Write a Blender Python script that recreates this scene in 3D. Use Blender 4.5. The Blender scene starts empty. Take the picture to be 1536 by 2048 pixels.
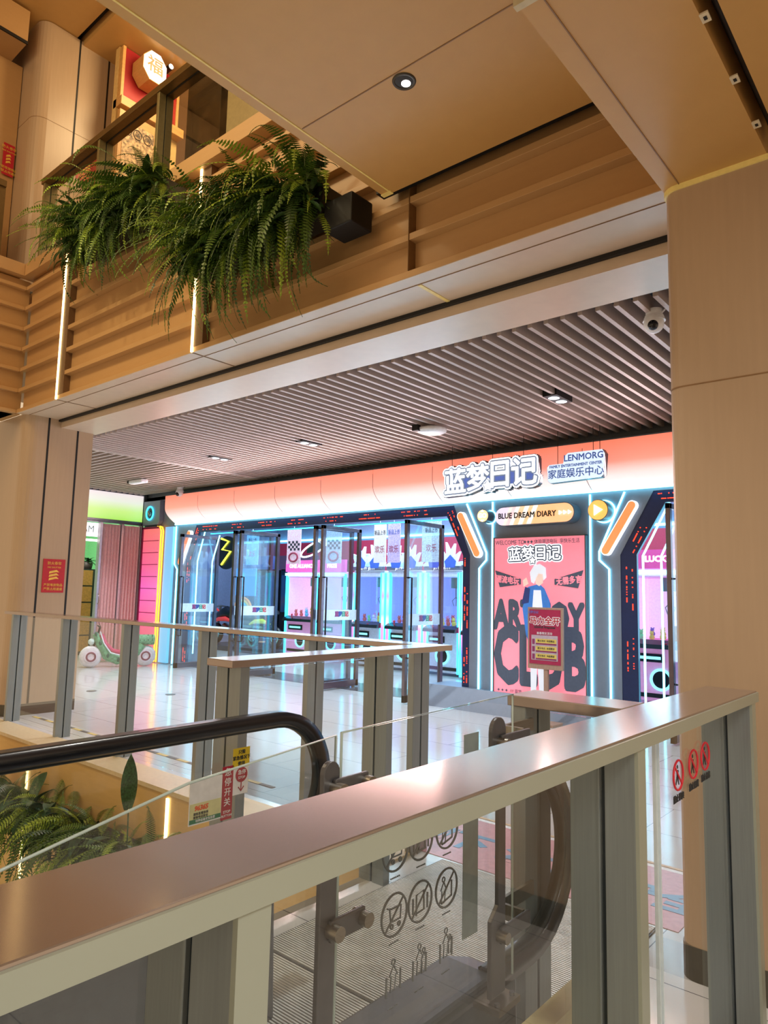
import bpy, math, random
from mathutils import Matrix, Vector
random.seed(7)
C = bpy.context.scene.collection
SC = bpy.context.scene
# ------------------------------------------------------------------ camera
cam_d = bpy.data.cameras.new('camera'); cam = bpy.data.objects.new('camera', cam_d); C.objects.link(cam)
cam_d.sensor_fit = 'VERTICAL'; cam_d.sensor_height = 36.0; cam_d.sensor_width = 27.0
cam_d.lens = 1408.1 / 2048 * 36.0
cam_d.clip_start = 0.02; cam_d.clip_end = 200
yaw, pitch, roll = math.radians(40.488), math.radians(6.5636), math.radians(1.321)
fwd = Vector((-math.sin(yaw)*math.cos(pitch), math.cos(yaw)*math.cos(pitch), math.sin(pitch)))
rt = Vector((math.cos(yaw), math.sin(yaw), 0)); up = rt.cross(fwd)
r2 = math.cos(roll)*rt + math.sin(roll)*up; u2 = -math.sin(roll)*rt + math.cos(roll)*up
mw = Matrix((r2, u2, -fwd)).transposed().to_4x4(); mw.translation = (0, 0, 1.5)
cam.matrix_world = mw
SC.camera = cam
# ------------------------------------------------------------------ world, exposure
W = bpy.data.worlds.new('world'); SC.world = W; W.use_nodes = True
W.node_tree.nodes['Background'].inputs[0].default_value = (1.0, 0.72, 0.45, 1)
W.node_tree.nodes['Background'].inputs[1].default_value = 0.80
SC.view_settings.view_transform = 'Standard'; SC.view_settings.look = 'None'
SC.view_settings.exposure = 0.0; SC.view_settings.gamma = 1.0; SC.view_settings.use_curve_mapping = False

def area(name, loc, rot, sx, sy, power, col, spread=180):
    d = bpy.data.lights.new(name, 'AREA'); d.shape = 'RECTANGLE'; d.size = sx; d.size_y = sy
    d.energy = power; d.color = col; d.spread = math.radians(spread)
    o = bpy.data.objects.new(name, d); o.location = loc; o.rotation_euler = rot; C.objects.link(o); return o
def spot(name, loc, target, power, col, ang=60, blend=0.6, rad=0.06):
    d = bpy.data.lights.new(name, 'SPOT'); d.energy = power; d.color = col; d.spot_size = math.radians(ang)
    d.spot_blend = blend; d.shadow_soft_size = rad
    o = bpy.data.objects.new(name, d); o.location = loc
    o.rotation_euler = (Vector(target)-Vector(loc)).to_track_quat('-Z', 'Y').to_euler(); C.objects.link(o); return o
WARM = (1.0, 0.72, 0.38)
# unseen area lights added to fill the atrium, from high behind and from below
area('atrium_fill', (-5.2, -1.5, 8.3), (math.radians(28), 0, 0), 5, 2, 230, WARM)
area('atrium_fill', (-5.5, 0.6, -4.0), (math.radians(150), 0, 0), 4, 2, 110, (1.0, 0.86, 0.62))
area('upper_floor_lamp', (-7.2, 4.9, 8.7), (0, math.radians(35), 0), 0.8, 0.8, 60, WARM)
area('walkway_lamp', (1.2, 0.6, 3.2), (0, 0, 0), 1.2, 1.2, 60, (1.0, 0.97, 0.86))
# lamps in the ceiling of the game shop
for ix, (x, p) in enumerate(((-12.2, 190), (-9.2, 200), (-6.2, 200), (-2.6, 170))):
    area('shop_ceiling_lamp', (x, 11.2, 3.55), (0, 0, 0), 2.2, 4.0, p, (0.62, 0.86, 1.0))
# downlights above the shop apron; the leftmost is added fill for the folding door
for x, y in ((-3.1, 6.3), (-6.7, 6.3), (-8.6, 6.3), (-11.9, 6.0)):
    spot('apron_downlight_and_fill', (x, y, 3.40), (x, y, 0), 300, (0.88, 0.94, 1.0), 120, 0.8)
spot('bridge_downlight', (-2.12, 2.55, 4.07), (-2.0, 2.3, 0), 260, (1.0, 0.95, 0.86), 85, 0.8)
# unseen area lights added to boost the glow of the shopfront's band and doorway
area('shopfront_band_fill', (-7.4, 7.55, 3.0), (math.radians(-72), 0, 0), 9.8, 0.3, 150, (1.0, 0.66, 0.62), 170)
area('shopfront_glow_fill', (-7.2, 8.3, 1.6), (math.radians(-88), 0, 0), 10, 1.6, 85, (0.5, 0.82, 1.0), 150)
spot('planter_fill', (-5.6, 0.2, 6.9), (-5.4, 3.1, 4.6), 230, (1.0, 0.85, 0.5), 70, 0.8, 0.15)  # unseen spot added to brighten the hanging ferns

# ------------------------------------------------------------------ materials
def lin(h):
    if isinstance(h, str):
        h = tuple(int(h[i:i+2], 16)/255 for i in (0, 2, 4))
    return tuple((c/12.92 if c <= 0.04045 else ((c+0.055)/1.055)**2.4) for c in h)
MC = {}
def mat(name, col, rough=0.5, metal=0.0, var=0.04, scale=(6, 6, 6), bump=0.0, emit=None, es=0.0, coat=0.0, spec=0.5):
    if name in MC: return MC[name]
    m = bpy.data.materials.new(name); m.use_nodes = True; nt = m.node_tree; b = nt.nodes['Principled BSDF']
    c = lin(col)
    b.inputs['Roughness'].default_value = rough; b.inputs['Metallic'].default_value = metal
    b.inputs['Specular IOR Level'].default_value = spec
    b.inputs['Coat Weight'].default_value = coat
    tc = nt.nodes.new('ShaderNodeTexCoord'); mp = nt.nodes.new('ShaderNodeMapping'); mp.inputs['Scale'].default_value = scale
    nz = nt.nodes.new('ShaderNodeTexNoise'); nz.inputs['Detail'].default_value = 3
    nt.links.new(tc.outputs['Object'], mp.inputs[0]); nt.links.new(mp.outputs[0], nz.inputs['Vector'])
    rp = nt.nodes.new('ShaderNodeValToRGB')
    rp.color_ramp.elements[0].position = 0.3; rp.color_ramp.elements[1].position = 0.7
    rp.color_ramp.elements[0].color = tuple(max(0, x*(1-var*2)) for x in c)+(1,)
    rp.color_ramp.elements[1].color = tuple(min(1, x*(1+var*2)) for x in c)+(1,)
    nt.links.new(nz.outputs['Fac'], rp.inputs[0]); nt.links.new(rp.outputs[0], b.inputs['Base Color'])
    if bump:
        bp = nt.nodes.new('ShaderNodeBump'); bp.inputs['Strength'].default_value = bump; bp.inputs['Distance'].default_value = 0.02
        nt.links.new(nz.outputs['Fac'], bp.inputs['Height']); nt.links.new(bp.outputs[0], b.inputs['Normal'])
    if emit is not None:
        b.inputs['Emission Color'].default_value = lin(emit)+(1,); b.inputs['Emission Strength'].default_value = es
    MC[name] = m; return m
def glow(name, col, s, base='101010'): return mat(name, base, 0.5, emit=col, es=s)
def glass(name, tint=(0.975, 0.985, 0.985), gl=0.09, rough=0.02):
    if name in MC: return MC[name]
    m = bpy.data.materials.new(name); m.use_nodes = True; nt = m.node_tree; nt.nodes.remove(nt.nodes['Principled BSDF'])
    out = nt.nodes['Material Output']; t = nt.nodes.new('ShaderNodeBsdfTransparent'); t.inputs[0].default_value = tint+(1,)
    g = nt.nodes.new('ShaderNodeBsdfGlossy'); g.inputs['Roughness'].default_value = rough; g.inputs[0].default_value = (1, 1, 1, 1)
    lw = nt.nodes.new('ShaderNodeLayerWeight'); lw.inputs[0].default_value = 0.5
    fr = nt.nodes.new('ShaderNodeMath'); fr.operation = 'POWER'; fr.inputs[1].default_value = 5.0
    nt.links.new(lw.outputs['Facing'], fr.inputs[0])
    ml = nt.nodes.new('ShaderNodeMath'); ml.operation = 'MULTIPLY_ADD'; ml.inputs[1].default_value = 0.9; ml.inputs[2].default_value = gl*.4
    mx = nt.nodes.new('ShaderNodeMixShader')
    nt.links.new(fr.outputs[0], ml.inputs[0]); nt.links.new(ml.outputs[0], mx.inputs[0]); nt.links.new(t.outputs[0], mx.inputs[1]); nt.links.new(g.outputs[0], mx.inputs[2]); nt.links.new(mx.outputs[0], out.inputs[0])
    MC[name] = m; return m

PANEL = mat('champagne_panel', 'bb9464', 0.42, 0.0, 0.01, (1.5, 1.5, 6))
PANELC = mat('champagne_column', 'b29a80', 0.36, 0.0, 0.012, (9, 9, 0.6))
SOFF = mat('champagne_soffit', 'c69c5e', 0.38, 0.0, 0.01, (2, 2, 2))
SOFF2 = mat('pale_soffit', 'cdb8a0', 0.30, 0.0, 0.015, (2, 2, 2))
BLACK = mat('black_gap', '08080a', 0.6)
RAILM = mat('bronze_rail', 'a69a94', 0.15, 0.7, 0.015, (1, 1, 1))
POSTM = mat('bronze_post', '8e989c', 0.36, 0.45, 0.03, (40, 40, 1))
GASK = mat('blue_gasket', '20303c', 0.4)
GLASS = glass('clear_glass')
GLASSD = glass('door_glass', (0.90, 0.95, 0.98), 0.14)
EDGE = mat('glass_edge', 'a8b8b4', 0.2, emit='90a8a8', es=0.05)
STEEL = mat('brushed_steel', '9a948a', 0.32, 0.9, 0.03, (2, 2, 40))
DKSTEEL = mat('dark_steel', '64666c', 0.34, 0.6)
RUBBER = mat('black_rubber', '0a0d16', 0.30, 0.0, 0.0, coat=0.15)
SLAT = mat('slat_paint', 'b8a8a0', 0.45, 0.0, 0.02)
VOID = mat('ceiling_void', '0c0f1c', 0.8)
JOINT = mat('joint_pale', 'd8c27c', 0.4, emit='e0c060', es=0.12)  # lit look of the joints put into pale colour and faint glow
LEDW = glow('warm_led', 'ffd890', 9.0)
CYAN = glow('cyan_neon', '7fe8ff', 5.5)
CYAN2 = glow('cyan_neon_deep', '38d6ff', 3.5)
WHITE = mat('white_board', 'e8ebf0', 0.4)
WHITEL = glow('white_lightbox', 'f4faff', 1.5, 'e8ebf0')
RED = mat('sign_red', 'b01828', 0.45, emit='b01828', es=0.08)
GREY = mat('facade_grey', '7a8596', 0.42, 0.2, 0.02, (3, 3, 3))
GREYD = mat('facade_grey_dark', '5c6068', 0.45, 0.2)
ORANGE = glow('orange_lightbox', 'ff8a50', 1.1, 'e08050')
CREAM = glow('cream_lightbox', 'ffd9a0', 1.1, 'e8c890')
INK = mat('ink_dark', '30353c', 0.5)
BLUEINK = mat('ink_blue', '4a64a8', 0.5, emit='4a64a8', es=0.4)

# ------------------------------------------------------------------ mesh helpers
class MB:
    def __init__(s): s.v = []; s.f = []; s.m = []; s.mi = 0; s.sm = []
    def add(s, vs, fs, smooth=False):
        n = len(s.v); s.v += [tuple(v) for v in vs]; s.f += [tuple(i+n for i in f) for f in fs]; s.m += [s.mi]*len(fs); s.sm += [smooth]*len(fs); return s
    def box(s, x0, x1, y0, y1, z0, z1):
        if x0 > x1: x0, x1 = x1, x0
        if y0 > y1: y0, y1 = y1, y0
        if z0 > z1: z0, z1 = z1, z0
        return s.add([(x0, y0, z0), (x1, y0, z0), (x1, y1, z0), (x0, y1, z0), (x0, y0, z1), (x1, y0, z1), (x1, y1, z1), (x0, y1, z1)],
              [(0, 3, 2, 1), (4, 5, 6, 7), (0, 1, 5, 4), (1, 2, 6, 5), (2, 3, 7, 6), (3, 0, 4, 7)])
    def prism(s, poly, axis, a, b):
        # poly: 2D outline in the plane across `axis`
        def P(p, t): return {'x': (t, p[0], p[1]), 'y': (p[0], t, p[1]), 'z': (p[0], p[1], t)}[axis]
        n = len(poly); vs = [P(p, a) for p in poly]+[P(p, b) for p in poly]
        fs = [tuple(range(n)), tuple(range(2*n-1, n-1, -1))]+[(i, i+n, (i+1) % n+n, (i+1) % n) for i in range(n)]
        return s.add(vs, fs)
    def tube(s, pts, r, n=10, caps=True, closed=False):
        pts = [Vector(p) for p in pts]; k = len(pts); rs = r if isinstance(r, (list, tuple)) else [r]*k
        vs = []; prev = None
        for i, p in enumerate(pts):
            if closed: t = pts[(i+1) % k]-pts[i-1]
            else: t = pts[min(i+1, k-1)]-pts[max(i-1, 0)]
            t.normalize()
            if prev is None:
                a = Vector((0, 0, 1)) if abs(t.z) < 0.9 else Vector((1, 0, 0)); u = t.cross(a).normalized()
            else: u = (prev-t*prev.dot(t)).normalized()
            prev = u; w = t.cross(u)
            for j in range(n):
                an = 2*math.pi*j/n; vs.append(p+(u*math.cos(an)+w*math.sin(an))*rs[i])
        fs = []
        for i in range(k if closed else k-1):
            for j in range(n): fs.append((i*n+j, i*n+(j+1) % n, ((i+1) % k)*n+(j+1) % n, ((i+1) % k)*n+j))
        s.add(vs, fs, True)
        if caps and not closed:
            s.add(vs[:n], [tuple(range(n-1, -1, -1))]); s.add(vs[-n:], [tuple(range(n))])
        return s
    def cyl(s, c, r, h, axis='z', n=24, r2=None):
        d = {'x': Vector((1, 0, 0)), 'y': Vector((0, 1, 0)), 'z': Vector((0, 0, 1))}[axis]; c = Vector(c)
        return s.tube([c, c+d*h], [r, r if r2 is None else r2], n)
    def lathe(s, c, prof, axis='z', n=28):
        # prof: (radius, height along axis)
        c = Vector(c); vs = []
        for r, h in prof:
            for j in range(n):
                a = 2*math.pi*j/n; u, w = r*math.cos(a), r*math.sin(a)
                vs.append(c+Vector({'z': (u, w, h), 'x': (h, u, w), 'y': (w, h, u)}[axis]))
        fs = [(i*n+j, i*n+(j+1) % n, (i+1)*n+(j+1) % n, (i+1)*n+j) for i in range(len(prof)-1) for j in range(n)]
        return s.add(vs, fs, True)
    def ball(s, c, rx, ry=None, rz=None, n=12):
        ry = ry or rx; rz = rz or rx; vs = []; c = Vector(c); k = n//2
        for i in range(k+1):
            t = math.pi*i/k
            for j in range(n):
                a = 2*math.pi*j/n; vs.append(c+Vector((rx*math.sin(t)*math.cos(a), ry*math.sin(t)*math.sin(a), rz*math.cos(t))))
        return s.add(vs, [(i*n+j, (i+1)*n+j, (i+1)*n+(j+1) % n, i*n+(j+1) % n) for i in range(k) for j in range(n)], True)
    def poly(s, pts): return s.add(pts, [tuple(range(len(pts)))])
    def build(s, name, mats, parent=None, bevel=0.0, sub=0):
        if not isinstance(mats, (list, tuple)): mats = [mats]
        if parent is not None: o0 = wloc(parent)
        else:
            xs = [v[0] for v in s.v]; ys = [v[1] for v in s.v]; zs = [v[2] for v in s.v]
            o0 = Vector(((min(xs)+max(xs))/2, (min(ys)+max(ys))/2, min(zs)))
        me = bpy.data.meshes.new(name); me.from_pydata([(v[0]-o0[0], v[1]-o0[1], v[2]-o0[2]) for v in s.v], [], s.f)
        for m in mats: me.materials.append(m)
        me.polygons.foreach_set('material_index', s.m); me.polygons.foreach_set('use_smooth', s.sm); me.update()
        o = bpy.data.objects.new(name, me); C.objects.link(o)
        if parent is not None: o.parent = parent
        else: o.location = o0
        if bevel:
            b = o.modifiers.new('bevel', 'BEVEL'); b.width = bevel; b.segments = 2; b.limit_method = 'ANGLE'; b.angle_limit = math.radians(50)
        return o
def wloc(o):
    v = Vector((0, 0, 0))
    while o is not None: v = v+o.location; o = o.parent
    return v
def tag(o, label, cat, group=None, kind=None):
    if label: o['label'] = label
    if cat: o['category'] = cat
    if group: o['group'] = group
    if kind: o['kind'] = kind
    return o
def thing(name, label, cat, loc=(0, 0, 0), group=None):
    o = bpy.data.objects.new(name, None); C.objects.link(o); o.location = loc; o.empty_display_size = 0.1
    return tag(o, label, cat, group)
def struct(name, b, m, label=None, parent=None, bevel=0):
    o = b.build(name, m, parent, bevel)
    if parent is None: o['kind'] = 'structure'
    if label: o['label'] = label
    return o
def dup(root, loc, label=None, group=None):
    r = root.copy(); C.objects.link(r); r.location = loc
    if label: r['label'] = label
    if group: r['group'] = group
    for ch in list(root.children):
        c = ch.copy(); C.objects.link(c); c.parent = r
        for g in list(ch.children):
            d = g.copy(); C.objects.link(d); d.parent = c
    return r
FRONT = Matrix(((1, 0, 0), (0, 0, 1), (0, 1, 0))).to_4x4()           # reads from -Y
FRONT = Matrix(((1, 0, 0, 0), (0, 0, -1, 0), (0, 1, 0, 0), (0, 0, 0, 1)))
SIDE = Matrix(((0, 0, 1, 0), (1, 0, 0, 0), (0, 1, 0, 0), (0, 0, 0, 1)))   # reads from +X
def text(body, size, loc, m, parent=None, name='lettering', R=FRONT, off=0.0, ext=0.001, align='CENTER', shear=0.0, sx=1.0, rot=0.0, fat=0.0, res=2):
    c = bpy.data.curves.new('t', 'FONT'); c.body = body; c.size = size; c.align_x = align; c.align_y = 'CENTER'
    c.offset = off; c.extrude = ext; c.shear = shear; c.resolution_u = res
    o = bpy.data.objects.new('t', c); C.objects.link(o); bpy.context.view_layer.update()
    me = bpy.data.meshes.new_from_object(o.evaluated_get(bpy.context.evaluated_depsgraph_get()))
    bpy.data.objects.remove(o); bpy.data.curves.remove(c)
    X = R @ Matrix.Rotation(rot, 4, 'Z') @ Matrix.Diagonal((sx, 1, 1, 1))
    if fat:      # thicken the strokes evenly: the outline swept round a small circle
        n0 = len(me.vertices); co = [v.co.copy() for v in me.vertices]; fs = [tuple(p.vertices) for p in me.polygons]; V, F = list(co), list(fs)
        for k in range(12):
            a = 2*math.pi*k/12; d = Vector((math.cos(a)*fat, math.sin(a)*fat, -.00004*(k+1))); o_ = len(V); V += [c_+d for c_ in co]; F += [tuple(i+o_ for i in f) for f in fs]
        me2 = bpy.data.meshes.new(name); me2.from_pydata([tuple(v) for v in V], [], F); bpy.data.meshes.remove(me); me = me2
    me.transform(X); me.materials.clear(); me.materials.append(m); me.name = name
    L = Vector(loc)
    ob = bpy.data.objects.new(name, me); C.objects.link(ob)
    if parent is not None: ob.parent = parent; ob.location = L-wloc(parent)
    else: ob.location = L
    return ob
def wob(x0, x1, y, z0, z1, k=4):
    """a row of small dark dashes standing for a line of print too small to read"""
    pass

# ================================================================== SETTING
def tile_mat():
    m = bpy.data.materials.new('floor_tile'); m.use_nodes = True; nt = m.node_tree; b = nt.nodes['Principled BSDF']
    tc = nt.nodes.new('ShaderNodeTexCoord'); br = nt.nodes.new('ShaderNodeTexBrick'); br.offset = 0.5
    br.inputs['Scale'].default_value = 1.0; br.inputs['Mortar Size'].default_value = 0.0025
    br.inputs['Brick Width'].default_value = 1.2; br.inputs['Row Height'].default_value = 0.6
    br.inputs['Color1'].default_value = lin('c8c8c8')+(1,); br.inputs['Color2'].default_value = lin('c3c3c4')+(1,); br.inputs['Mortar'].default_value = lin('55555a')+(1,)
    geo = nt.nodes.new('ShaderNodeNewGeometry')
    nt.links.new(geo.outputs['Position'], br.inputs['Vector']); nt.links.new(br.outputs['Color'], b.inputs['Base Color'])
    nz = nt.nodes.new('ShaderNodeTexNoise'); nz.inputs['Scale'].default_value = 5.0; nz.inputs['Detail'].default_value = 1.0
    nt.links.new(geo.outputs['Position'], nz.inputs['Vector'])
    bp = nt.nodes.new('ShaderNodeBump'); bp.inputs['Strength'].default_value = 0.10; bp.inputs['Distance'].default_value = 0.01
    nt.links.new(nz.outputs['Fac'], bp.inputs['Height']); nt.links.new(bp.outputs[0], b.inputs['Normal'])
    b.inputs['Roughness'].default_value = 0.13; b.inputs['Specular IOR Level'].default_value = 0.6
    return m
TILE = tile_mat()
b = MB(); b.box(-16, 3, 3.45, 15, -0.3, 0).box(-9.4, 3, 3.30, 3.45, -0.3, 0).box(-2.62, 3, 2.1, 3.30, -0.3, 0).box(-0.95, 3, -4, 2.1, -0.3, 0)
struct('floor', b, TILE, 'glossy pale tile floor of the shopping floor')
b = MB(); b.box(-16, 3, -8, 6, -5.5, -5.2)
struct('floor', b, mat('lower_floor', '6f8ea6', 0.3, 0.0, 0.05), 'grey floor one storey down in the atrium')
# slab nosing: pale stone edge with the cream fascia below it
b = MB(); b.box(-9.2, -2.62, 3.115, 3.40, -0.02, 0.012)
struct('trim_1', b, mat('nosing', 'd2c2a0', 0.35, 0, .03), 'pale stone edge strip of the floor slab below the glass railing')
b = MB(); b.box(-9.2, -2.62, 3.13, 3.30, -2.6, -0.02); b.box(-2.62, -2.45, 0.6, 3.3, -1.2, -0.02)
struct('wall_front', b, mat('cream_fascia', 'cfae74', 0.35, 0, .02, (1, 1, 6)), 'smooth cream fascia of the floor slab facing the atrium')
b = MB(); b.box(-9.2, -9.0, -4, 3.2, -5.2, 0)
struct('wall_left', b, mat('low_wall', 'a07048', 0.5, 0, .08), 'brown wall at the left end of the atrium below the slab')
# upper balcony: panel, ledges, top ledge
FX0, FX1 = -8.69, -1.02
b = MB(); b.box(FX0, FX1, 3.455, 3.86, 3.53, 5.2)
b.box(FX0, FX1, 3.386, 3.86, 3.53, 3.575)
for k in range(1, 7):
    b.box(FX0, FX1, 3.386, 3.47, 3.53+.255*k, 3.53+.255*k+.045)
b.box(FX0-.06, FX1, 3.33, 3.6, 5.21, 5.36)
b.mi = 1
b.box(FX0, FX1, 3.386, 3.86, 3.526, 3.531)                 # pale underside
b.mi = 2
b.box(FX0, FX1, 3.50, 3.507, 3.522, 3.527)
b.mi = 3
b.box(-2.75, -2.72, 3.51, 3.86, 3.5215, 3.5265)
b.mi = 2
for x in (-2.735,):
    b.box(x, x+.006, 3.38, 3.47, 3.575, 5.2)
for x in (-7.65, -5.11): b.box(x-.008, x+.008, 3.386, 3.86, 3.522, 3.527)
b.mi = 4
for x in (-7.64, -5.10): b.box(x, x+.13, 3.383, 3.46, 3.575, 5.21)
struct('wall_balcony', b, [PANEL, SOFF2, mat('joint_dark', '7a5a34', .5), JOINT, mat('recess_brown', '6e5236', .5)], 'champagne ribbed balcony front with horizontal ledges', bevel=.006)
# balcony return on the left side of the atrium
b = MB(); b.box(-9.3, -8.755, -4, 3.455, 3.53, 5.2)
b.box(-9.3, FX0, -4, 3.386, 3.53, 3.575)
for k in range(1, 7): b.box(-8.78, FX0, -4, 3.386, 3.53+.255*k, 3.53+.255*k+.045)
b.box(-8.9, FX0+.05, -4, 3.33, 5.21, 5.36)
struct('wall_balcony_left', b, [PANEL], 'ribbed balcony front returning along the left side of the atrium', bevel=.006)
for i, x in enumerate((-7.65, -5.11)):
    b = MB(); b.box(x-.012, x+.012, 3.372, 3.386, 3.53, 5.36)
    o = b.build('light_strip', LEDW)
    tag(o, ['vertical warm light strip on the upper balcony front, beside the left hanging ferns', 'vertical warm light strip on the upper balcony front, between the two hanging fern planters'][i], 'light strip', 'vertical light strips on the balcony fronts')
for i, x in enumerate((-7.06, -4.71)):
    b = MB(); b.box(x-.012, x+.012, 3.116, 3.13, -2.3, -0.05)
    o = b.build('light_strip', LEDW)
    tag(o, ['vertical warm light strip behind the lower ferns at the left edge', 'vertical warm light strip on the cream slab fascia right of the lower ferns'][i], 'light strip', 'vertical light strips on the balcony fronts')
# upper floor slab behind the balcony
b = MB(); b.box(-14, 3, 3.6, 12, 5.0, 5.2)
struct('floor', b, PANEL, 'floor slab of the upper storey')
# black shadow gap and the bulkhead below the balcony
b = MB(); b.box(-8.9, -1.0, 3.86, 3.885, 3.56, 3.6).box(-8.9, -1.0, 3.84, 3.87, 3.50, 3.53)
struct('trim_2', b, BLACK, 'black shadow gap under the balcony')
b = MB(); b.box(-8.6, FX1, 3.875, 4.33, 3.43, 3.9)
struct('ceiling', b, SOFF2, 'pale bulkhead over the shopping floor edge')
# slatted ceiling
b = MB()
x = -9.60
while x < -0.95:
    b.box(x, x+.034, 4.44, 8.0, 3.45, 3.57); x += .13
y = 4.42
b.box(-9.71, -9.64, 4.40, 8.0, 3.45, 3.56)
while y < 8.0:
    b.box(-13.62, -9.71, y, y+.034, 3.45, 3.57); y += .13
struct('ceiling', b, SLAT, 'ceiling of thin parallel metal slats over the shopping floor')
b = MB(); b.box(-14, 1, 4.33, 8.3, 3.64, 3.7)
struct('ceiling', b, VOID, 'dark void above the slatted ceiling')
# lower left column
def col_poly(x0, x1, y0, y1, r, corner):
    pts = []
    n = 6
    if corner == 'right':      # rounded corner at x1,y0
        pts = [(x0, y0)]+[(x1-r+r*math.sin(a), y0+r-r*math.cos(a)) for a in [math.pi/2*i/n for i in range(n+1)]]+[(x1, y1), (x0, y1)]
    else:
        pts = [(x1, y0), (x1, y1), (x0, y1)]+[(x0+r-r*math.cos(a), y0+r-r*math.sin(a)) for a in [math.pi/2*i/n for i in range(n+1)]]
    return pts
def column(name, x0, x1, y0, y1, z0, z1, r, corner, gaps, seams, label):
    b = MB(); b.prism(col_poly(x0, x1, y0, y1, r, corner), 'z', z0, z1)
    b.mi = 1
    for g in gaps: b.box(x1-.02, x1+.002, g-.012, g+.012, z0+.12, z1)
    b.mi = 2
    P = [(p[0], p[1]) for p in col_poly(x0-.002, x1+.002, y0-.002, y1, r, corner)]
    for s in seams: b.prism(P, 'z', s-.003, s+.003)
    b.mi = 3
    P = [(p[0], p[1]) for p in col_poly(x0-.004, x1+.004, y0-.004, y1, r, corner)]
    b.prism(P, 'z', z0, z0+.13)
    return struct(name, b, [PANELC, BLACK, mat('seam_line', '8a6a48', .5), mat('plinth_dark', '4e4a40', .35)], label)
column('wall_left', -9.6, -8.57, 3.46, 4.29, 0, 3.53, .14, 'right', (3.73, 4.09), (), 'champagne column at the left end of the railing')
column('wall_left_upper', -10.4, -9.1, 3.46, 4.62, 5.2, 8.99, .16, 'right', (3.98, 4.40), (7.62,), 'champagne column on the upper storey at the left')
column('wall_right', -1.02, 1.8, 3.09, 4.33, 0, 3.33, .07, 'left', (), (2.42,), 'big champagne column on the right')
b = MB(); b.prism(col_poly(-1.028, 1.8, 3.082, 4.33, .07, 'left'), 'z', 3.325, 3.348)
struct('trim_3', b, JOINT, 'pale joint between the right column and the beam')
b = MB(); b.box(-1.02, -.59, 1.79, 4.0, 3.348, 4.1); b.mi = 1; b.box(-1.03, -.59, 1.775, 1.80, 3.34, 3.39)
b.mi = 2; b.box(-.945, -.941, 1.8, 3.09, 3.3445, 3.3485)
struct('ceiling_beam', b, [SOFF, mat('beam_end', 'c8bc9a', .4), mat('seam_line', '8a6a48')], 'ceiling beam running from the right column over the bridge')
b = MB(); b.box(-.59, -.53, -1, 3.3, 3.5, 4.1)
struct('trim_4', b, BLACK, 'black slot in the ceiling right of the beam')
b = MB(); b.box(-.53, 3, -1, 3.09, 3.348, 4.1)
struct('ceiling', b, SOFF, 'low ceiling right of the beam')
b = MB(); b.tube([(-.545, 1.5, 3.40), (-.545, 3.0, 3.40)], .012, 8)
tag(b.build('ceiling_cable', BLACK), 'black cable lying in the dark ceiling slot at the upper right', 'cable')
for i, yy in enumerate((2.20, 2.55, 2.86)):
    b = MB(); b.box(-.592, -.565, yy-.022, yy+.022, 3.346, 3.352); b.mi = 1; b.box(-.583, -.573, yy-.008, yy+.008, 3.344, 3.3475)
    tag(b.build('slot_bracket', [mat('bracket_cream', 'd8ccb0', .4), BLACK]), ['small cream bracket in the ceiling slot, farthest up the photo', 'small cream bracket in the middle of the ceiling slot', 'small cream bracket in the ceiling slot, closest to the column'][i], 'bracket', 'brackets in the ceiling slot')
# bridge soffit
b = MB(); b.box(-2.88, 3, -3, 3.30, 4.1, 5.2)
b.mi = 1; b.box(-2.818, -2.808, -3, 3.30, 4.096, 4.101)
b.mi = 2; b.box(-2.80, -1.0, 2.488, 2.494, 4.097, 4.101).box(-2.80, -1.0, 1.05, 1.056, 4.097, 4.101)
b.mi = 1; b.box(-2.88, -2.80, 3.27, 3.30, 4.09, 4.101)
struct('ceiling_bridge', b, [SOFF, JOINT, mat('seam_line', '8a6a48')], 'underside of the bridge crossing overhead')
b = MB(); b.box(-2.95, -1, 3.30, 3.38, 4.14, 5.2)  # black filler painting the shade in this gap
struct('trim_5', b, BLACK, 'shaded gap between the bridge and the balcony, filled in black')
# upper storey ceiling
b = MB(); b.box(-15, -2.8, -6, 3.93, 9.0, 9.15).box(-15, -2.8, 4.02, 12, 8.94, 9.1)
b.mi = 1; b.box(-15, -2.8, 3.93, 4.02, 9.1, 9.2)
struct('ceiling_upper', b, [SOFF, BLACK], 'ceiling of the upper storey')
b = MB(); b.box(-10.4, -9.1, -4, 3.3, 8.5, 8.95); b.box(-10.6, -9.6, 2.2, 3.45, 5.3, 8.5); b.mi = 1; b.box(-9.62, -9.58, 2.4, 2.44, 5.3, 8.5).box(-9.62, -9.58, 3.0, 3.04, 5.3, 8.5).box(-9.11, -9.09, -4, 3.3, 8.48, 8.52)
struct('wall_upper_far', b, [PANEL, BLACK], 'panelled wall with black frames at the top left of the upper storey')
b = MB(); b.box(-4.95, -2.6, 3.50, 3.56, 5.36, 8.9); b.mi = 1; b.box(-4.95, -2.6, 3.40, 3.56, 5.36, 5.42)
struct('wall_upper_right', b, [mat('olive_panel', '8c7a50', .4), mat('trough_edge', 'c8c4ba', .4, emit='c8c4ba', es=.2)], 'olive panel with a pale lower edge on the upper storey')
b = MB(); b.box(-5.75, -4.97, 3.60, 3.65, 5.25, 8.8)
struct('window_1', b, mat('smoked_mirror', '3a2c1c', .12, .4, .25, (2, 2, 2)), 'smoked glass wall on the upper storey')
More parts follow.
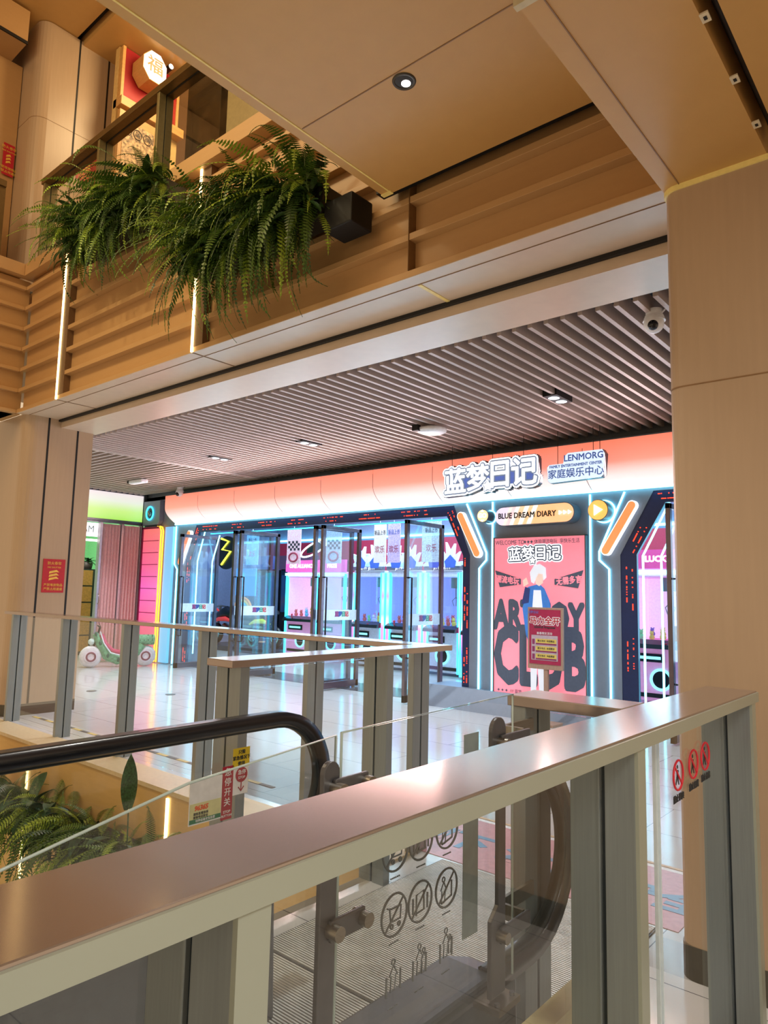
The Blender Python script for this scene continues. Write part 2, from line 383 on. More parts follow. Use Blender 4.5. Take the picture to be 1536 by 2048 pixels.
# left tenant wall and back of the mall
b = MB(); b.box(-13.75, -13.65, 4.3, 4.9, 0, 3.45).box(-13.75, -13.65, 4.3, 8.1, 3.42, 3.6)
b.mi = 1; b.box(-13.70, -13.60, 4.9, 8.08, 2.80, 2.86)
struct('wall_tenant', b, [GREYD, DKSTEEL], 'dark frame of the neighbouring shop front')
b = MB(); b.box(-16.5, -16.4, 3.5, 9, 0, 3.6).box(-16.5, -13.7, 8.3, 8.4, 0, 3.6).box(-16.5, -13.7, 3.4, 3.5, 0, 3.6)
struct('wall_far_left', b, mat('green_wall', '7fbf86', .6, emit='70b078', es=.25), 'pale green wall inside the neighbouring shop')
b = MB(); b.box(-16.5, -13.75, 3.4, 8.4, 3.5, 3.6)
struct('ceiling', b, WHITE, 'ceiling of the neighbouring shop')
area('neighbour_lamp', (-15, 6.6, 3.4), (0, 0, 0), 1, 2, 70, (0.9, 1.0, 0.85))
# ------------------------------------------------------------------ game shop shell
b = MB(); b.box(-13.9, -2.0, 8.1, 8.2, 3.33, 3.64)
struct('trim_6', b, GREYD, 'grey strip between the shop sign band and the slatted ceiling')
def facade(name, poly, label, m=GREY, y0=8.1, y1=8.5):
    b = MB(); b.prism(poly, 'y', y0, y1); return struct(name, b, m, label)
facade('wall_shop', [(-5.35, 0), (-5.35, 2.04), (-5.63, 2.76), (-5.63, 3.4), (-2.85, 3.4), (-2.85, 2.74), (-3.25, 2.01), (-3.25, 0)], 'grey shop front panel between the two entrances')
facade('wall_shop_left', [(-13.65, 0), (-13.65, 3.4), (-11.75, 3.4), (-11.75, 2.74), (-12.05, 2.04), (-12.05, 0)], 'grey shop front panel left of the wide entrance')
b = MB(); b.box(-11.75, -5.63, 8.1, 8.5, 2.74, 3.4).box(-2.85, 1, 8.1, 8.5, 2.74, 3.4)
struct('wall_shop_top', b, GREY, 'grey shop front over the entrances')
# navy perforated frames with red dots
def dots_mat():
    m = bpy.data.materials.new('navy_dots'); m.use_nodes = True; nt = m.node_tree; bs = nt.nodes['Principled BSDF']
    bs.inputs['Base Color'].default_value = lin('16264e')+(1,); bs.inputs['Roughness'].default_value = .3
    return m
NAVY = mat('navy_panel', '1a2c58', .3, .2)
DOTR = glow('red_dots', 'ff3a20', 2.6)
def navy(poly_out, poly_in, label, segs, seed):
    r = random.Random(seed); b = MB()
    n = len(poly_out)
    for i in range(n-1):
        q = [poly_out[i], poly_out[i+1], poly_in[i+1], poly_in[i]]
        b.prism(q, 'y', 8.11, 8.16)
    t = b.build('led_frame', NAVY)
    d = MB()
    for i in range(n-1):
        a0, a1 = Vector(poly_out[i]), Vector(poly_out[i+1]); c0, c1 = Vector(poly_in[i]), Vector(poly_in[i+1])
        L = (a1-a0).length; k = int(L/.028); on = 0
        for j in range(k):
            for row in (.36, .72):
                u = (j+.5)/k
                ph = math.sin(j*.21+i*2+seed)+.5*math.sin(j*.53+row*9)
                if ph < -.1 or r.random() < .45: continue
                p = (a0.lerp(a1, u)).lerp(c0.lerp(c1, u), row)
                w = .006; dr = (a1-a0).normalized(); le = r.choice((.006, .006, .013, .022))
                nr = Vector((-dr.y, dr.x))
                pts = [p+dr*le+nr*w, p-dr*le+nr*w, p-dr*le-nr*w, p+dr*le-nr*w]
                d.add([(q.x, 8.105, q.y) for q in pts]+[(q.x, 8.112, q.y) for q in pts], [(0, 1, 2, 3), (7, 6, 5, 4), (0, 4, 5, 1), (1, 5, 6, 2), (2, 6, 7, 3), (3, 7, 4, 0)])
    o = d.build('red_pixels', DOTR, t); o['label'] = 'rows of small glowing red dots and dashes'; o['kind'] = 'stuff'
    return tag(t, label, 'light frame')
navy([(-12.05, .05), (-12.05, 2.04), (-11.75, 2.76), (-5.63, 2.76), (-5.35, 2.04), (-5.35, .26)],
     [(-11.88, .05), (-11.88, 2.04), (-11.66, 2.60), (-5.75, 2.60), (-5.47, 2.04), (-5.47, .26)], 'dark blue frame with red dots around the wide left shop entrance', 5, 1)
navy([(-3.25, .3), (-3.25, 2.01), (-2.85, 2.76), (0, 2.76)], [(-3.06, .3), (-3.06, 2.01), (-2.72, 2.60), (0, 2.60)], 'dark blue frame with red dots around the right shop entrance by the column', 3, 4)
# shop interior
b = MB(); b.box(-16.4, 3, 14.2, 14.3, 0, 3.7).box(-16.5, -16.4, 8.5, 14.3, 0, 3.7)
b.mi = 1; b.box(-16.3, 3, 14.1, 14.2, 2.0, 2.9)
b.mi = 2; b.box(-16.3, 3, 14.08, 14.12, 2.95, 3.0)
struct('wall_shop_back', b, [mat('shop_wall', '8a9ac0', .5), mat('shop_maroon', 'a0284a', .5, emit='a0284a', es=.25), CYAN], 'pale blue back wall of the game shop with a maroon band')
b = MB(); b.box(-16.4, 3, 8.5, 14.3, 3.7, 3.8)
struct('ceiling', b, mat('shop_ceiling', 'b8c8dc', .4), 'ceiling of the game shop')
for i in range(5):
    b = MB(); b.box(-14.5, 0, 9.3+i*.95, 9.38+i*.95, 3.62, 3.66)
    tag(b.build('ceiling_light_line', glow('shop_line', 'eaf6ff', 4)), ('nearest', 'second nearest', 'middle', 'second farthest', 'farthest')[i]+' of the long white light lines on the game shop ceiling', 'ceiling light', 'light lines on the game shop ceiling')

# ================================================================== SHOP FRONT
def grad_mat(name, stops, z0, z1, es, axis=2):
    """colour gradient in the emission of a lit panel, along the object's height"""
    m = bpy.data.materials.new(name); m.use_nodes = True; nt = m.node_tree; bs = nt.nodes['Principled BSDF']
    tc = nt.nodes.new('ShaderNodeTexCoord'); sp = nt.nodes.new('ShaderNodeSeparateXYZ'); mr = nt.nodes.new('ShaderNodeMapRange')
    mr.inputs[1].default_value = z0; mr.inputs[2].default_value = z1
    rp = nt.nodes.new('ShaderNodeValToRGB')
    while len(rp.color_ramp.elements) < len(stops): rp.color_ramp.elements.new(0.5)
    for e, (p, c) in zip(rp.color_ramp.elements, stops): e.position = p; e.color = lin(c)+(1,)
    nt.links.new(tc.outputs['Object'], sp.inputs[0]); nt.links.new(sp.outputs[axis], mr.inputs[0]); nt.links.new(mr.outputs[0], rp.inputs[0])
    nt.links.new(rp.outputs[0], bs.inputs['Emission Color']); bs.inputs['Emission Strength'].default_value = es
    bs.inputs['Base Color'].default_value = (.3, .3, .3, 1); bs.inputs['Roughness'].default_value = .35
    return m
BAND = grad_mat('coral_band', [(0, 'fff4f2'), (.22, 'ffe0da'), (.5, 'ff9078'), (1, 'f5704e')], 0.0, .55, 1.0)  # white LED wash at the band's base painted into the emission gradient
seams = [-12.43+1.107*i for i in range(0, 13)]; seams[0] = -12.43
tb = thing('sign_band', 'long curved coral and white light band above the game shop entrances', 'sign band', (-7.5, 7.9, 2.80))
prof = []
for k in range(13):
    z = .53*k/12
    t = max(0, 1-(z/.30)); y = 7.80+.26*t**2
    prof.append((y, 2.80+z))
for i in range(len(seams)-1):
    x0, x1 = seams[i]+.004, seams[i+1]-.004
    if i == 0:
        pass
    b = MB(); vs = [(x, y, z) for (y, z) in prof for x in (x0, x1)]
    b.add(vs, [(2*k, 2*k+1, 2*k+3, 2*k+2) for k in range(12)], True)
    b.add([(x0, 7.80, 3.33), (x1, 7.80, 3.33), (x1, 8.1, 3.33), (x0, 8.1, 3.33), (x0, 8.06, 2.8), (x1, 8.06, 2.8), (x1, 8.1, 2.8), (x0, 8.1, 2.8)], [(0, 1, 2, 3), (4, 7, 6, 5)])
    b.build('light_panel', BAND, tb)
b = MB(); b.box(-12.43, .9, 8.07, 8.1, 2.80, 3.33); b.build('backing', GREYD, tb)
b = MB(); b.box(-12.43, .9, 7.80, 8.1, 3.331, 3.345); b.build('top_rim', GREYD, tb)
b = MB(); b.box(-12.4, .9, 8.03, 8.06, 2.765, 2.795)
tag(b.build('neon_line', CYAN), 'long horizontal cyan neon line right under the coral light band', 'neon light')
# left shoulder of the facade
t = thing('corner_sign', 'grey corner panel with a round glowing cyan badge above the pink light panel', 'sign', (-13.2, 8.05, 2.78))
b = MB(); b.prism([(-13.62, 2.80), (-13.0, 2.80), (-12.93, 2.88), (-12.93, 3.31), (-13.62, 3.31)], 'y', 8.0, 8.1); b.build('panel', GREY, t, .01)
b = MB(); b.tube([(-13.28+.13*math.cos(a), 7.985, 3.05+.14*math.sin(a)) for a in [2*math.pi*i/28 for i in range(28)]], .014, 8, closed=True); b.build('neon_ring', CYAN2, t)
b = MB(); b.cyl((-13.28, 7.99, 3.05), .10, .02, 'y'); b.mi = 1; b.ball((-13.31, 7.985, 3.08), .035).ball((-13.26, 7.985, 3.03), .045); b.build('badge', [INK, STEEL], t)
t = thing('segmented_light_panel', 'tall pink and red segmented light panel beside the folding door', 'light panel', (-13.2, 8.05, 0))
PINK = grad_mat('pink_segments', [(0, 'd82848'), (.28, 'f03078'), (.55, 'f048b8'), (.72, 'f04888'), (1, 'f05858')], 0, 2.72, .95)
b = MB(); b.box(-13.52, -12.92, 8.02, 8.1, 0.02, 2.72); b.build('light_panel', PINK, t)
b = MB()
for i in range(1, 11): b.box(-13.52, -12.92, 8.012, 8.02, .247*i-.006, .247*i+.006)
b.box(-13.56, -13.52, 8.0, 8.1, 0, 2.75).box(-13.56, -12.92, 8.0, 8.1, 2.72, 2.76); b.build('bars', mat('magenta_dark', '8c2050', .5), t)
b = MB()
for x in (-12.86, -12.78): b.tube([(x, 8.02, 0.02), (x, 8.02, 2.66), (x-.04, 8.02, 2.74), (x-.14, 8.02, 2.76)], .014, 8)
tag(b.build('neon_tube_pair', glow('amber_neon', 'ffa020', 5)), 'pair of vertical amber neon tubes at the left end of the shop front', 'neon light')
b = MB(); b.box(-12.74, -12.46, 8.04, 8.10, 0.02, 2.74)
tag(b.build('blue_lit_jamb', grad_mat('blue_jamb', [(0, '40c8ff'), (1, '58b8f0')], 0, 2.7, .9)), 'narrow jamb washed in sky blue light, painted as glow, right of the amber neon tubes', 'light panel')  # blue light falling on the jamb painted as emission
def neon(pts, label, m=CYAN, y=8.085, r=.013):
    b = MB(); b.tube([(p[0], y, p[1]) for p in pts], r, 8)
    return tag(b.build('neon_tube', m), label, 'neon light', 'cyan neon tubes on the shop front')
neon([(-5.40, 2.75), (-5.08, 2.07), (-5.08, 1.97), (-5.19, 1.86), (-5.19, .02)], 'cyan neon tube bending outward left of the poster')
neon([(-4.985, 2.75), (-4.985, .02)], 'straight cyan neon tube at the left edge of the poster')
neon([(-3.61, 2.75), (-3.61, .02)], 'straight cyan neon tube at the right edge of the poster')
neon([(-3.18, 2.75), (-3.50, 2.05), (-3.50, 1.95), (-3.38, 1.84), (-3.38, .02)], 'cyan neon tube bending inward right of the poster')
neon([(-12.42, 2.75), (-12.42, 1.98), (-12.32, 1.88), (-12.32, .02)], 'cyan neon tube at the far left jamb beside its blue-lit face')
neon([(-11.60, 2.62), (-11.80, 2.04), (-11.80, .25)], 'outer cyan neon tube framing the wide entrance on its left side', CYAN, 8.2)
neon([(-11.42, 2.55), (-11.62, 2.04), (-11.62, .25), (-11.50, .2)], 'inner cyan neon tube framing the wide entrance on its left side', CYAN, 8.42)
neon([(-2.70, 2.62), (-3.02, 2.0), (-3.02, .02)], 'outer cyan neon tube framing the right entrance beside the column', CYAN, 8.2)
neon([(-2.60, 2.60), (-2.88, 2.0), (-2.88, .02)], 'inner cyan neon tube framing the right entrance beside the column', CYAN, 8.4)
b = MB(); b.box(-11.7, -5.6, 8.40, 8.43, 2.585, 2.60)
tag(b.build('neon_tube', CYAN2), 'thin cyan line above the glass doors inside the wide entrance', 'neon light', 'cyan neon tubes on the shop front')
b = MB(); b.tube([(-5.52, 8.45, .3), (-5.52, 8.45, 2.04), (-5.78, 8.45, 2.58)], .012, 8)
tag(b.build('neon_tube', CYAN2), 'thin cyan tube at the right inner edge of the wide entrance', 'neon light', 'cyan neon tubes on the shop front')
# reveal glass panels and plinths
for x, s in ((-5.50, 1), ):
    b = MB(); b.box(-5.75, -5.47, 8.46, 8.48, .26, 2.0); tag(b.build('side_window', GLASSD), 'narrow glass side window right of the open glass doors', 'window')
b = MB(); b.prism([(7.86, 0), (8.5, 0), (8.5, .27), (8.02, .27)], 'x', -5.95, -3.1)
struct('baseboard_shop', b, GREY, 'grey sloping plinth under the poster panel')
def capsule(x0, z0, x1, z1, w, y0, y1, n=10):
    a = math.atan2(z1-z0, x1-x0); pts = []
    for i in range(n+1):
        t = a-math.pi/2+math.pi*i/n; pts.append((x1+w*math.cos(t), z1+w*math.sin(t)))
    for i in range(n+1):
        t = a+math.pi/2+math.pi*i/n; pts.append((x0+w*math.cos(t), z0+w*math.sin(t)))
    return MB().prism(pts, 'y', y0, y1)
for (x0, z0, x1, z1, lab) in ((-5.47, 2.58, -5.20, 2.06, 'slanted orange capsule light left of the round arrow badge'), (-3.08, 2.58, -3.40, 2.06, 'slanted orange capsule light right of the play badge'), (-11.90, 2.58, -12.17, 2.02, 'slanted orange capsule light at the far left jamb behind the glass door')):
    t = thing('capsule_light', lab, 'wall light', (x0, 8.05, z1), 'slanted orange capsule lights')
    capsule(x0, z0, x1, z1, .058, 8.035, 8.10).build('rim', WHITEL, t)
    capsule(x0, z0, x1, z1, .045, 8.025, 8.035).build('light_panel', ORANGE, t)
def disc_badge(x, z, r, lab):
    t = thing('round_badge', lab, 'sign', (x, 8.02, z-r)); b = MB(); b.cyl((x, 7.90, z), r, .17, 'y', 32); b.build('body', mat('badge_side', '606a78', .3, .3), t)
    b = MB(); b.cyl((x, 7.885, z), r*.93, .02, 'y', 32); b.build('face', CREAM if r < .1 else mat('amber_face', 'ffb050', .5, emit='ffb860', es=1.05), t)
    b = MB(); b.cyl((x, 8.07, z), r*1.12, .02, 'y', 32); b.build('halo_ring', CYAN, t); return t
t = disc_badge(-5.02, 2.545, .085, 'small round cream badge with arrows and the word GO left of the pill sign')
text('GO', .085, (-5.02, 7.88, 2.545), WHITEL, t, fat=.003); MB().prism([(-5.045, 2.60), (-4.995, 2.60), (-5.02, 2.625)], 'y', 7.878, 7.885).build('arrow', WHITEL, t); MB().prism([(-5.045, 2.49), (-4.995, 2.49), (-5.02, 2.465)], 'y', 7.878, 7.885).build('arrow', WHITEL, t)
t = disc_badge(-3.43, 2.53, .125, 'round amber badge with a white play triangle right of the pill sign')
b = MB(); b.prism([(-3.47, 2.595), (-3.47, 2.465), (-3.365, 2.53)], 'y', 7.87, 7.884); b.build('play_triangle', WHITEL, t)
t = thing('pill_sign', 'long rounded orange sign reading BLUE DREAM DIARY above the poster', 'sign', (-4.30, 8.0, 2.41))
capsule(-4.72, 2.52, -3.86, 2.53, .125, 7.92, 8.10, 14).build('body', mat('badge_side', '606a78'), t)
def pill_mat():
    m = bpy.data.materials.new('pill_face'); m.use_nodes = True; nt = m.node_tree; bs = nt.nodes['Principled BSDF']
    tc = nt.nodes.new('ShaderNodeTexCoord'); sp = nt.nodes.new('ShaderNodeSeparateXYZ'); rp = nt.nodes.new('ShaderNodeValToRGB')
    ad = nt.nodes.new('ShaderNodeMath'); ad.operation = 'MULTIPLY_ADD'; ad.inputs[1].default_value = -.45
    mr = nt.nodes.new('ShaderNodeMapRange'); mr.inputs[1].default_value = -.60; mr.inputs[2].default_value = .5
    nt.links.new(tc.outputs['Object'], sp.inputs[0]); nt.links.new(sp.outputs[2], ad.inputs[0]); nt.links.new(sp.outputs[0], ad.inputs[2])
    nt.links.new(ad.outputs[0], mr.inputs[0]); nt.links.new(mr.outputs[0], rp.inputs[0]); rp.color_ramp.interpolation = 'CONSTANT'
    st = [(0, 'd8c8e8'), (.16, 'ffe0d0'), (.20, 'e8b8c0'), (.25, 'fff0e8'), (.30, 'f0b878'), (.36, 'fff4e8'), (.42, 'f8b060'), (.47, 'fff4e8'), (.53, 'ffa848'), (1, 'ff9a40')]
    while len(rp.color_ramp.elements) < len(st): rp.color_ramp.elements.new(.5)
    for e, (p, c) in zip(rp.color_ramp.elements, st): e.position = p; e.color = lin(c)+(1,)
    nt.links.new(rp.outputs[0], bs.inputs['Emission Color']); bs.inputs['Emission Strength'].default_value = .95
    return m
capsule(-4.72, 2.52, -3.86, 2.53, .115, 7.905, 7.92, 14).build('face', pill_mat(), t)
text('BLUE DREAM DIARY', .098, (-4.38, 7.90, 2.522), INK, t, fat=.003, sx=.93)
for i in range(3): MB().prism([(-3.93+.06*i, 2.555), (-3.93+.06*i, 2.505), (-3.885+.06*i, 2.53)], 'y', 7.896, 7.905).build('arrow', WHITEL, t)
# poster
PINKP = mat('poster_pink', 'f09aa8', .45, emit='ff8098', es=.62, var=.03, scale=(1, 1, 1))
PINKI = mat('poster_ink', '4a5568', .5, emit='4a5568', es=.3)
t = thing('wall_poster', 'tall pink backlit poster with big ART TOY CLUB lettering between two neon tubes', 'poster', (-4.30, 8.08, .26))
b = MB(); b.box(-4.93, -3.665, 8.05, 8.10, .26, 2.25); b.build('light_panel', PINKP, t)
b = MB(); b.box(-4.945, -4.93, 8.04, 8.1, .25, 2.26).box(-3.665, -3.65, 8.04, 8.1, .25, 2.26).box(-4.945, -3.65, 8.04, 8.1, 2.25, 2.262).box(-4.945, -3.65, 8.04, 8.1, .25, .26); b.build('frame', DKSTEEL, t)
text('WELCOME TO', .082, (-4.915, 8.048, 2.19), PINKI, t, align='LEFT', sx=.80)
text('✦✦✦ 体验潮流电玩  享快乐生活', .062, (-4.50, 8.048, 2.19), PINKI, t, align='LEFT', sx=.86)
def logo(cx, y, cz, s, t, back, mid, face, depth=.0):
    # 蓝梦日记 in fat letters with two outlines
    for nm, o, dy, m in (('outline', .15*s, 0, back), ('inner_outline', .095*s, .004, mid), ('letters', .012*s, .008, face)):
        text('蓝梦', s, (cx-.98*s, y-dy, cz-.03*s), m, t, nm, fat=o, ext=.001, rot=math.radians(2))
        text('日', s*1.08, (cx+.44*s, y-dy-.0012, cz+.04*s), m, t, nm, fat=o, ext=.001)
        text('记', s*1.05, (cx+1.42*s, y-dy-.0006, cz+.02*s), m, t, nm, fat=o, ext=.001)
        st = []
        for i in range(10):
            a = math.pi/2+math.pi*i/5; rr = (.24 if i % 2 == 0 else .12)*s+o*1.0; st.append((cx-.12*s+rr*math.cos(a), cz-.40*s+rr*math.sin(a)))
        MB().prism(st, 'y', y-dy-.006, y-dy-.002).build('star', m, t)
logo(-4.34, 8.045, 2.03, .19, t, WHITEL, PINKI, WHITEL)
for s, tx in ((-1, '潮流电玩'), (1, '无需多言')):
    xo, xi = -4.30+s*.615, -4.30+s*.235
    MB().prism([(xo, 1.83), (xi, 1.72), (xi, 1.65), (xo-s*.07, 1.61)] if s < 0 else [(xi, 1.72), (xo, 1.83), (xo-s*.07, 1.61), (xi, 1.65)], 'y', 8.042, 8.047).build('banner', PINKI, t)
    text(tx, .10, (-4.30+s*.43, 8.04, 1.70), PINKP, t, fat=.003, sx=.86, rot=s*math.radians(6))
text('ART', .50, (-4.93, 8.047, 1.24), PINKI, t, 'big_lettering', fat=.03, sx=.62, align='LEFT')
text('TOY', .50, (-3.69, 8.047, 1.22), PINKI, t, 'big_lettering', fat=.03, sx=.62, align='RIGHT')
text('CLUB', .98, (-4.30, 8.047, .72), PINKI, t, 'big_lettering', fat=.05, sx=.52)
text('✦ ✦ ✦  //// 蓝梦', .05, (-4.88, 8.046, .30), PINKI, t, align='LEFT')
# plain generic figure printed on the poster: light hair, blue jacket, pale trousers
FB = mat('print_blue', '3a78c8', .5, emit='3a78c8', es=.5); FW = mat('print_white', 'dfe8f4', .5, emit='dfe8f4', es=.6); FS = mat('print_skin', 'f0d4c8', .5, emit='f0d4c8', es=.5); FN = mat('print_navy', '2c3c78', .5, emit='2c3c78', es=.4)
def flat(poly, m, k, nm): MB().prism([(-4.30+px, pz) for px, pz in poly], 'y', 8.040-k*.002, 8.0418-k*.002).build(nm, m, t)
flat([(-.13, 1.62), (-.21, 1.35), (-.16, 1.02), (-.11, .9), (.13, .9), (.22, 1.1), (.17, 1.45), (.10, 1.60), (.03, 1.66)], FB, 0, 'printed_jacket')
flat([(-.05, 1.58), (-.08, 1.2), (-.07, .95), (.09, .95), (.08, 1.3), (.05, 1.58)], FW, 1, 'printed_shirt')
flat([(-.06, 1.25), (-.09, .95), (.10, .95), (.07, 1.28)], FN, 2, 'printed_top')
flat([(-.22, 1.40), (-.17, 1.62), (-.10, 1.60), (-.12, 1.42)], FN, 2, 'printed_sleeve')
flat([(-.19, 1.62), (-.20, 1.70), (-.15, 1.74), (-.12, 1.66)], FS, 3, 'printed_hand')
flat([(-.02, 1.66), (-.03, 1.76), (.03, 1.82), (.09, 1.76), (.08, 1.67), (.03, 1.63)], FS, 3, 'printed_face')
flat([(-.08, 1.68), (-.10, 1.80), (-.04, 1.89), (.04, 1.91), (.12, 1.86), (.13, 1.74), (.09, 1.70), (.08, 1.78), (.02, 1.79), (-.02, 1.72), (-.04, 1.66)], FW, 4, 'printed_hair')
flat([(-.10, .9), (-.09, .30), (-.02, .28), (.0, .7), (.03, .28), (.10, .30), (.12, .9)], FW, 1, 'printed_trousers')
# hanging logo sign
t = thing('hanging_logo_sign', 'big hanging sign with four fat white characters outlined in blue before the coral band', 'sign', (-4.70, 7.55, 2.78))
BL = mat('logo_blue', '5a74c0', .4, emit='5a74c8', es=.55); LGR = mat('logo_grey', '7d8ca4', .4, emit='7d8ca4', es=.5)
for nm, o, dy, m, ex in (('back_board', .052, 0, mat('logo_side', '3c4a5c', .3, .2), .035), ('rim_face', .046, .038, WHITEL, .001), ('inner_outline', .026, .043, LGR, .001), ('letters', .008, .048, WHITEL, .001)):
    y = 7.55-dy; s = .35
    text('蓝', s, (-5.20, y, 2.945), m, t, nm, fat=o, ext=ex, rot=math.radians(1))
    text('梦', s, (-4.855, y, 2.965), m, t, nm, fat=o, ext=ex)
    text('日', s*1.08, (-4.53, y, 2.985), m, t, nm, fat=o, ext=ex)
    text('记', s*1.05, (-4.19, y, 2.985), m, t, nm, fat=o, ext=ex)
    st = []
    for i in range(10):
        a = math.pi/2+math.pi*i/5; rr = (.07 if i % 2 == 0 else .035)+o*.8; st.append((-4.70+rr*math.cos(a), 2.87+rr*math.sin(a)))
    MB().prism(st, 'y', y-ex-.004, y+ex-.001).build('star', m, t)
b = MB(); b.box(-5.34, -4.05, 7.515, 7.585, 2.86, 3.06); b.build('core', mat('logo_side', '3c4a5c'), t)
b = MB(); b.box(-5.33, -4.06, 7.5095, 7.5145, 2.87, 3.05); b.build('blue_field', BL, t)
for x in (-5.28, -4.66, -4.22): MB().tube([(x, 7.55, 3.08), (x, 7.55, 3.46)], .0035, 6).build('wire', BLACK, t)
t = thing('hanging_name_sign', 'white hanging sign reading LENMORG FAMILY ENTERTAINMENT CENTER with Chinese characters', 'sign', (-3.52, 7.55, 2.83))
poly = [(-3.88, 2.86), (-3.85, 2.83), (-3.22, 2.85), (-3.19, 2.88), (-3.17, 3.12), (-3.20, 3.17), (-3.62, 3.17), (-3.67, 3.13), (-3.68, 3.05), (-3.86, 3.05), (-3.89, 3.02)]
MB().prism(poly, 'y', 7.52, 7.60).build('body', mat('logo_side', '3c4a5c'), t)
MB().prism([(x*.985-3.53*.015, z*.99+3.0*.01) for x, z in poly], 'y', 7.512, 7.52).build('face', mat('name_face', 'c8dcf4', .4, emit='d0e4fa', es=.95), t)
text('LENMORG', .105, (-3.43, 7.51, 3.105), BLUEINK, t, fat=.0025, sx=.98)
text('FAMILY ENTERTAINMENT CENTER', .045, (-3.53, 7.51, 3.02), BLUEINK, t, fat=.0015, sx=.93)
text('家庭娱乐中心', .115, (-3.53, 7.51, 2.925), BLUEINK, t, fat=.0015, sx=1.0)
for x in (-3.77, -3.33, -3.25): MB().tube([(x, 7.56, 3.05), (x, 7.56, 3.46)], .0035, 6).build('wire', BLACK, t)

# glass doors ------------------------------------------------------------
def glass_door(x, lab, h=2.53, y0=7.66, y1=8.55):
    t = thing('glass_door', lab, 'door', (x, (y0+y1)/2, 0), 'open glass doors of the game shop')
    b = MB(); b.box(x-.025, x+.025, y0, y0+.065, .02, h).box(x-.025, x+.025, y1-.065, y1, .02, h).box(x-.025, x+.025, y0, y1, h-.06, h).box(x-.025, x+.025, y0, y1, .02, .12)
    b.build('frame', DOORM, t, .004)
    b = MB(); b.box(x-.005, x+.005, y0+.065, y1-.065, .12, h-.06); b.build('pane', GLASSD, t)
    b = MB(); b.tube([(x+.03, y0+.05, 1.72), (x+.085, y0+.05, 1.72), (x+.085, y0+.05, .62), (x+.03, y0+.05, .62)], .013, 8); b.build('handle', mat('handle_dark', '2a2630', .25, .8), t)
    b = MB(); b.box(x+.006, x+.008, y0+.066, y1-.066, 1.06, 1.22); b.build('sticker_band', mat('frosted_band', 'c8d4e0', .5, emit='c8d8ec', es=.12), t)
    cols = ('8a2a6a', '2a3c8a', '2a8a6a', 'c04040'); L = [chr(0x84DD), chr(0x68A6), chr(0x65E5), chr(0x8BB0)]
    for i, (c_, ch) in enumerate(zip(cols, L)):
        text(ch, .085, (x+.010, y0+.37+.075*i, 1.15), mat('logo_'+c_, c_, .5), t, 'logo', SIDE, fat=.006)
    b = MB(); b.cyl((x, y0+.8, 0), .028, .03); b.build('pivot', STEEL, t)
    return t
DOORM = mat('door_chrome', '6a6068', .2, .85, .05, (3, 3, 3))
dn = ['leftmost open glass door beside the orange capsule light', 'second open glass door from the left, back to back with the third', 'third open glass door from the left with a motorbike game behind it', 'fourth open glass door from the left, just left of the fifth', 'fifth open glass door from the left before the pink prize machine', 'rightmost open glass door of the wide entrance with the rainbow lit machine behind it']
for x, lab in zip((-11.68, -9.98, -9.80, -7.96, -7.79, -6.13), dn): glass_door(max(x, -11.60), lab)
glass_door(-2.55, 'glass door of the right entrance, half hidden by the column')
# doorstep band of darker stone
b = MB(); b.box(-11.9, -5.5, 8.15, 8.9, 0.0, .004)
struct('trim_7', b, mat('threshold', '5a6068', .15), 'dark stone threshold of the wide entrance')
# sign stand
t = thing('sign_stand', 'red framed notice board on a wooden post standing in front of the pink poster', 'sign stand', (-4.05, 7.8, 0))
WOOD = mat('pale_wood', 'a88a78', .45, 0, .06, (20, 20, 2))
b = MB(); b.box(-4.28, -3.82, 7.76, 7.80, .64, 1.37); b.build('frame', WOOD, t, .004)
b = MB(); b.box(-4.255, -3.845, 7.754, 7.76, .70, 1.345); b.build('notice', mat('notice_red', '9c2048', .4, emit='9c2048', es=.12), t)
b = MB(); b.box(-4.075, -4.02, 7.77, 7.81, .02, .66); b.build('post', WOOD, t, .004)
b = MB(); b.box(-4.22, -3.88, 7.62, 7.95, 0, .03); b.build('base', WOOD, t, .004)
text('马力全开', .10, (-4.05, 7.752, 1.205), WHITE, t, fat=.010); text('马力全开', .10, (-4.05, 7.7495, 1.205), RED, t, fat=.002)
text('2026Full Firepower', .036, (-4.05, 7.751, 1.135), INK, t, fat=.001)
text('蓝梦日记', .035, (-4.20, 7.751, 1.31), BLUEINK, t)
b = MB(); b.box(-4.225, -3.88, 7.750, 7.754, .745, 1.04); b.build('notice_panel', mat('notice_grey', 'b8a8b4', .5), t)
for i in range(3):
    z = .96-.088*i
    b = MB(); b.box(-4.165, -3.895, 7.747, 7.750, z-.012, z+.038); b.mi = 1; b.box(-4.165, -3.895, 7.747, 7.750, z-.030, z-.014).box(-4.212, -4.18, 7.747, 7.750, z-.028, z+.034); b.build('notice_row', [mat('notice_yellow', 'd8c060', .5), mat('notice_purple', '8a3060', .5)], t)
    text('周五场次  充值赠送', .026, (-4.03, 7.746, z+.013), INK, t)
text('新春限定活动', .034, (-4.05, 7.748, 1.062), WHITE, t)

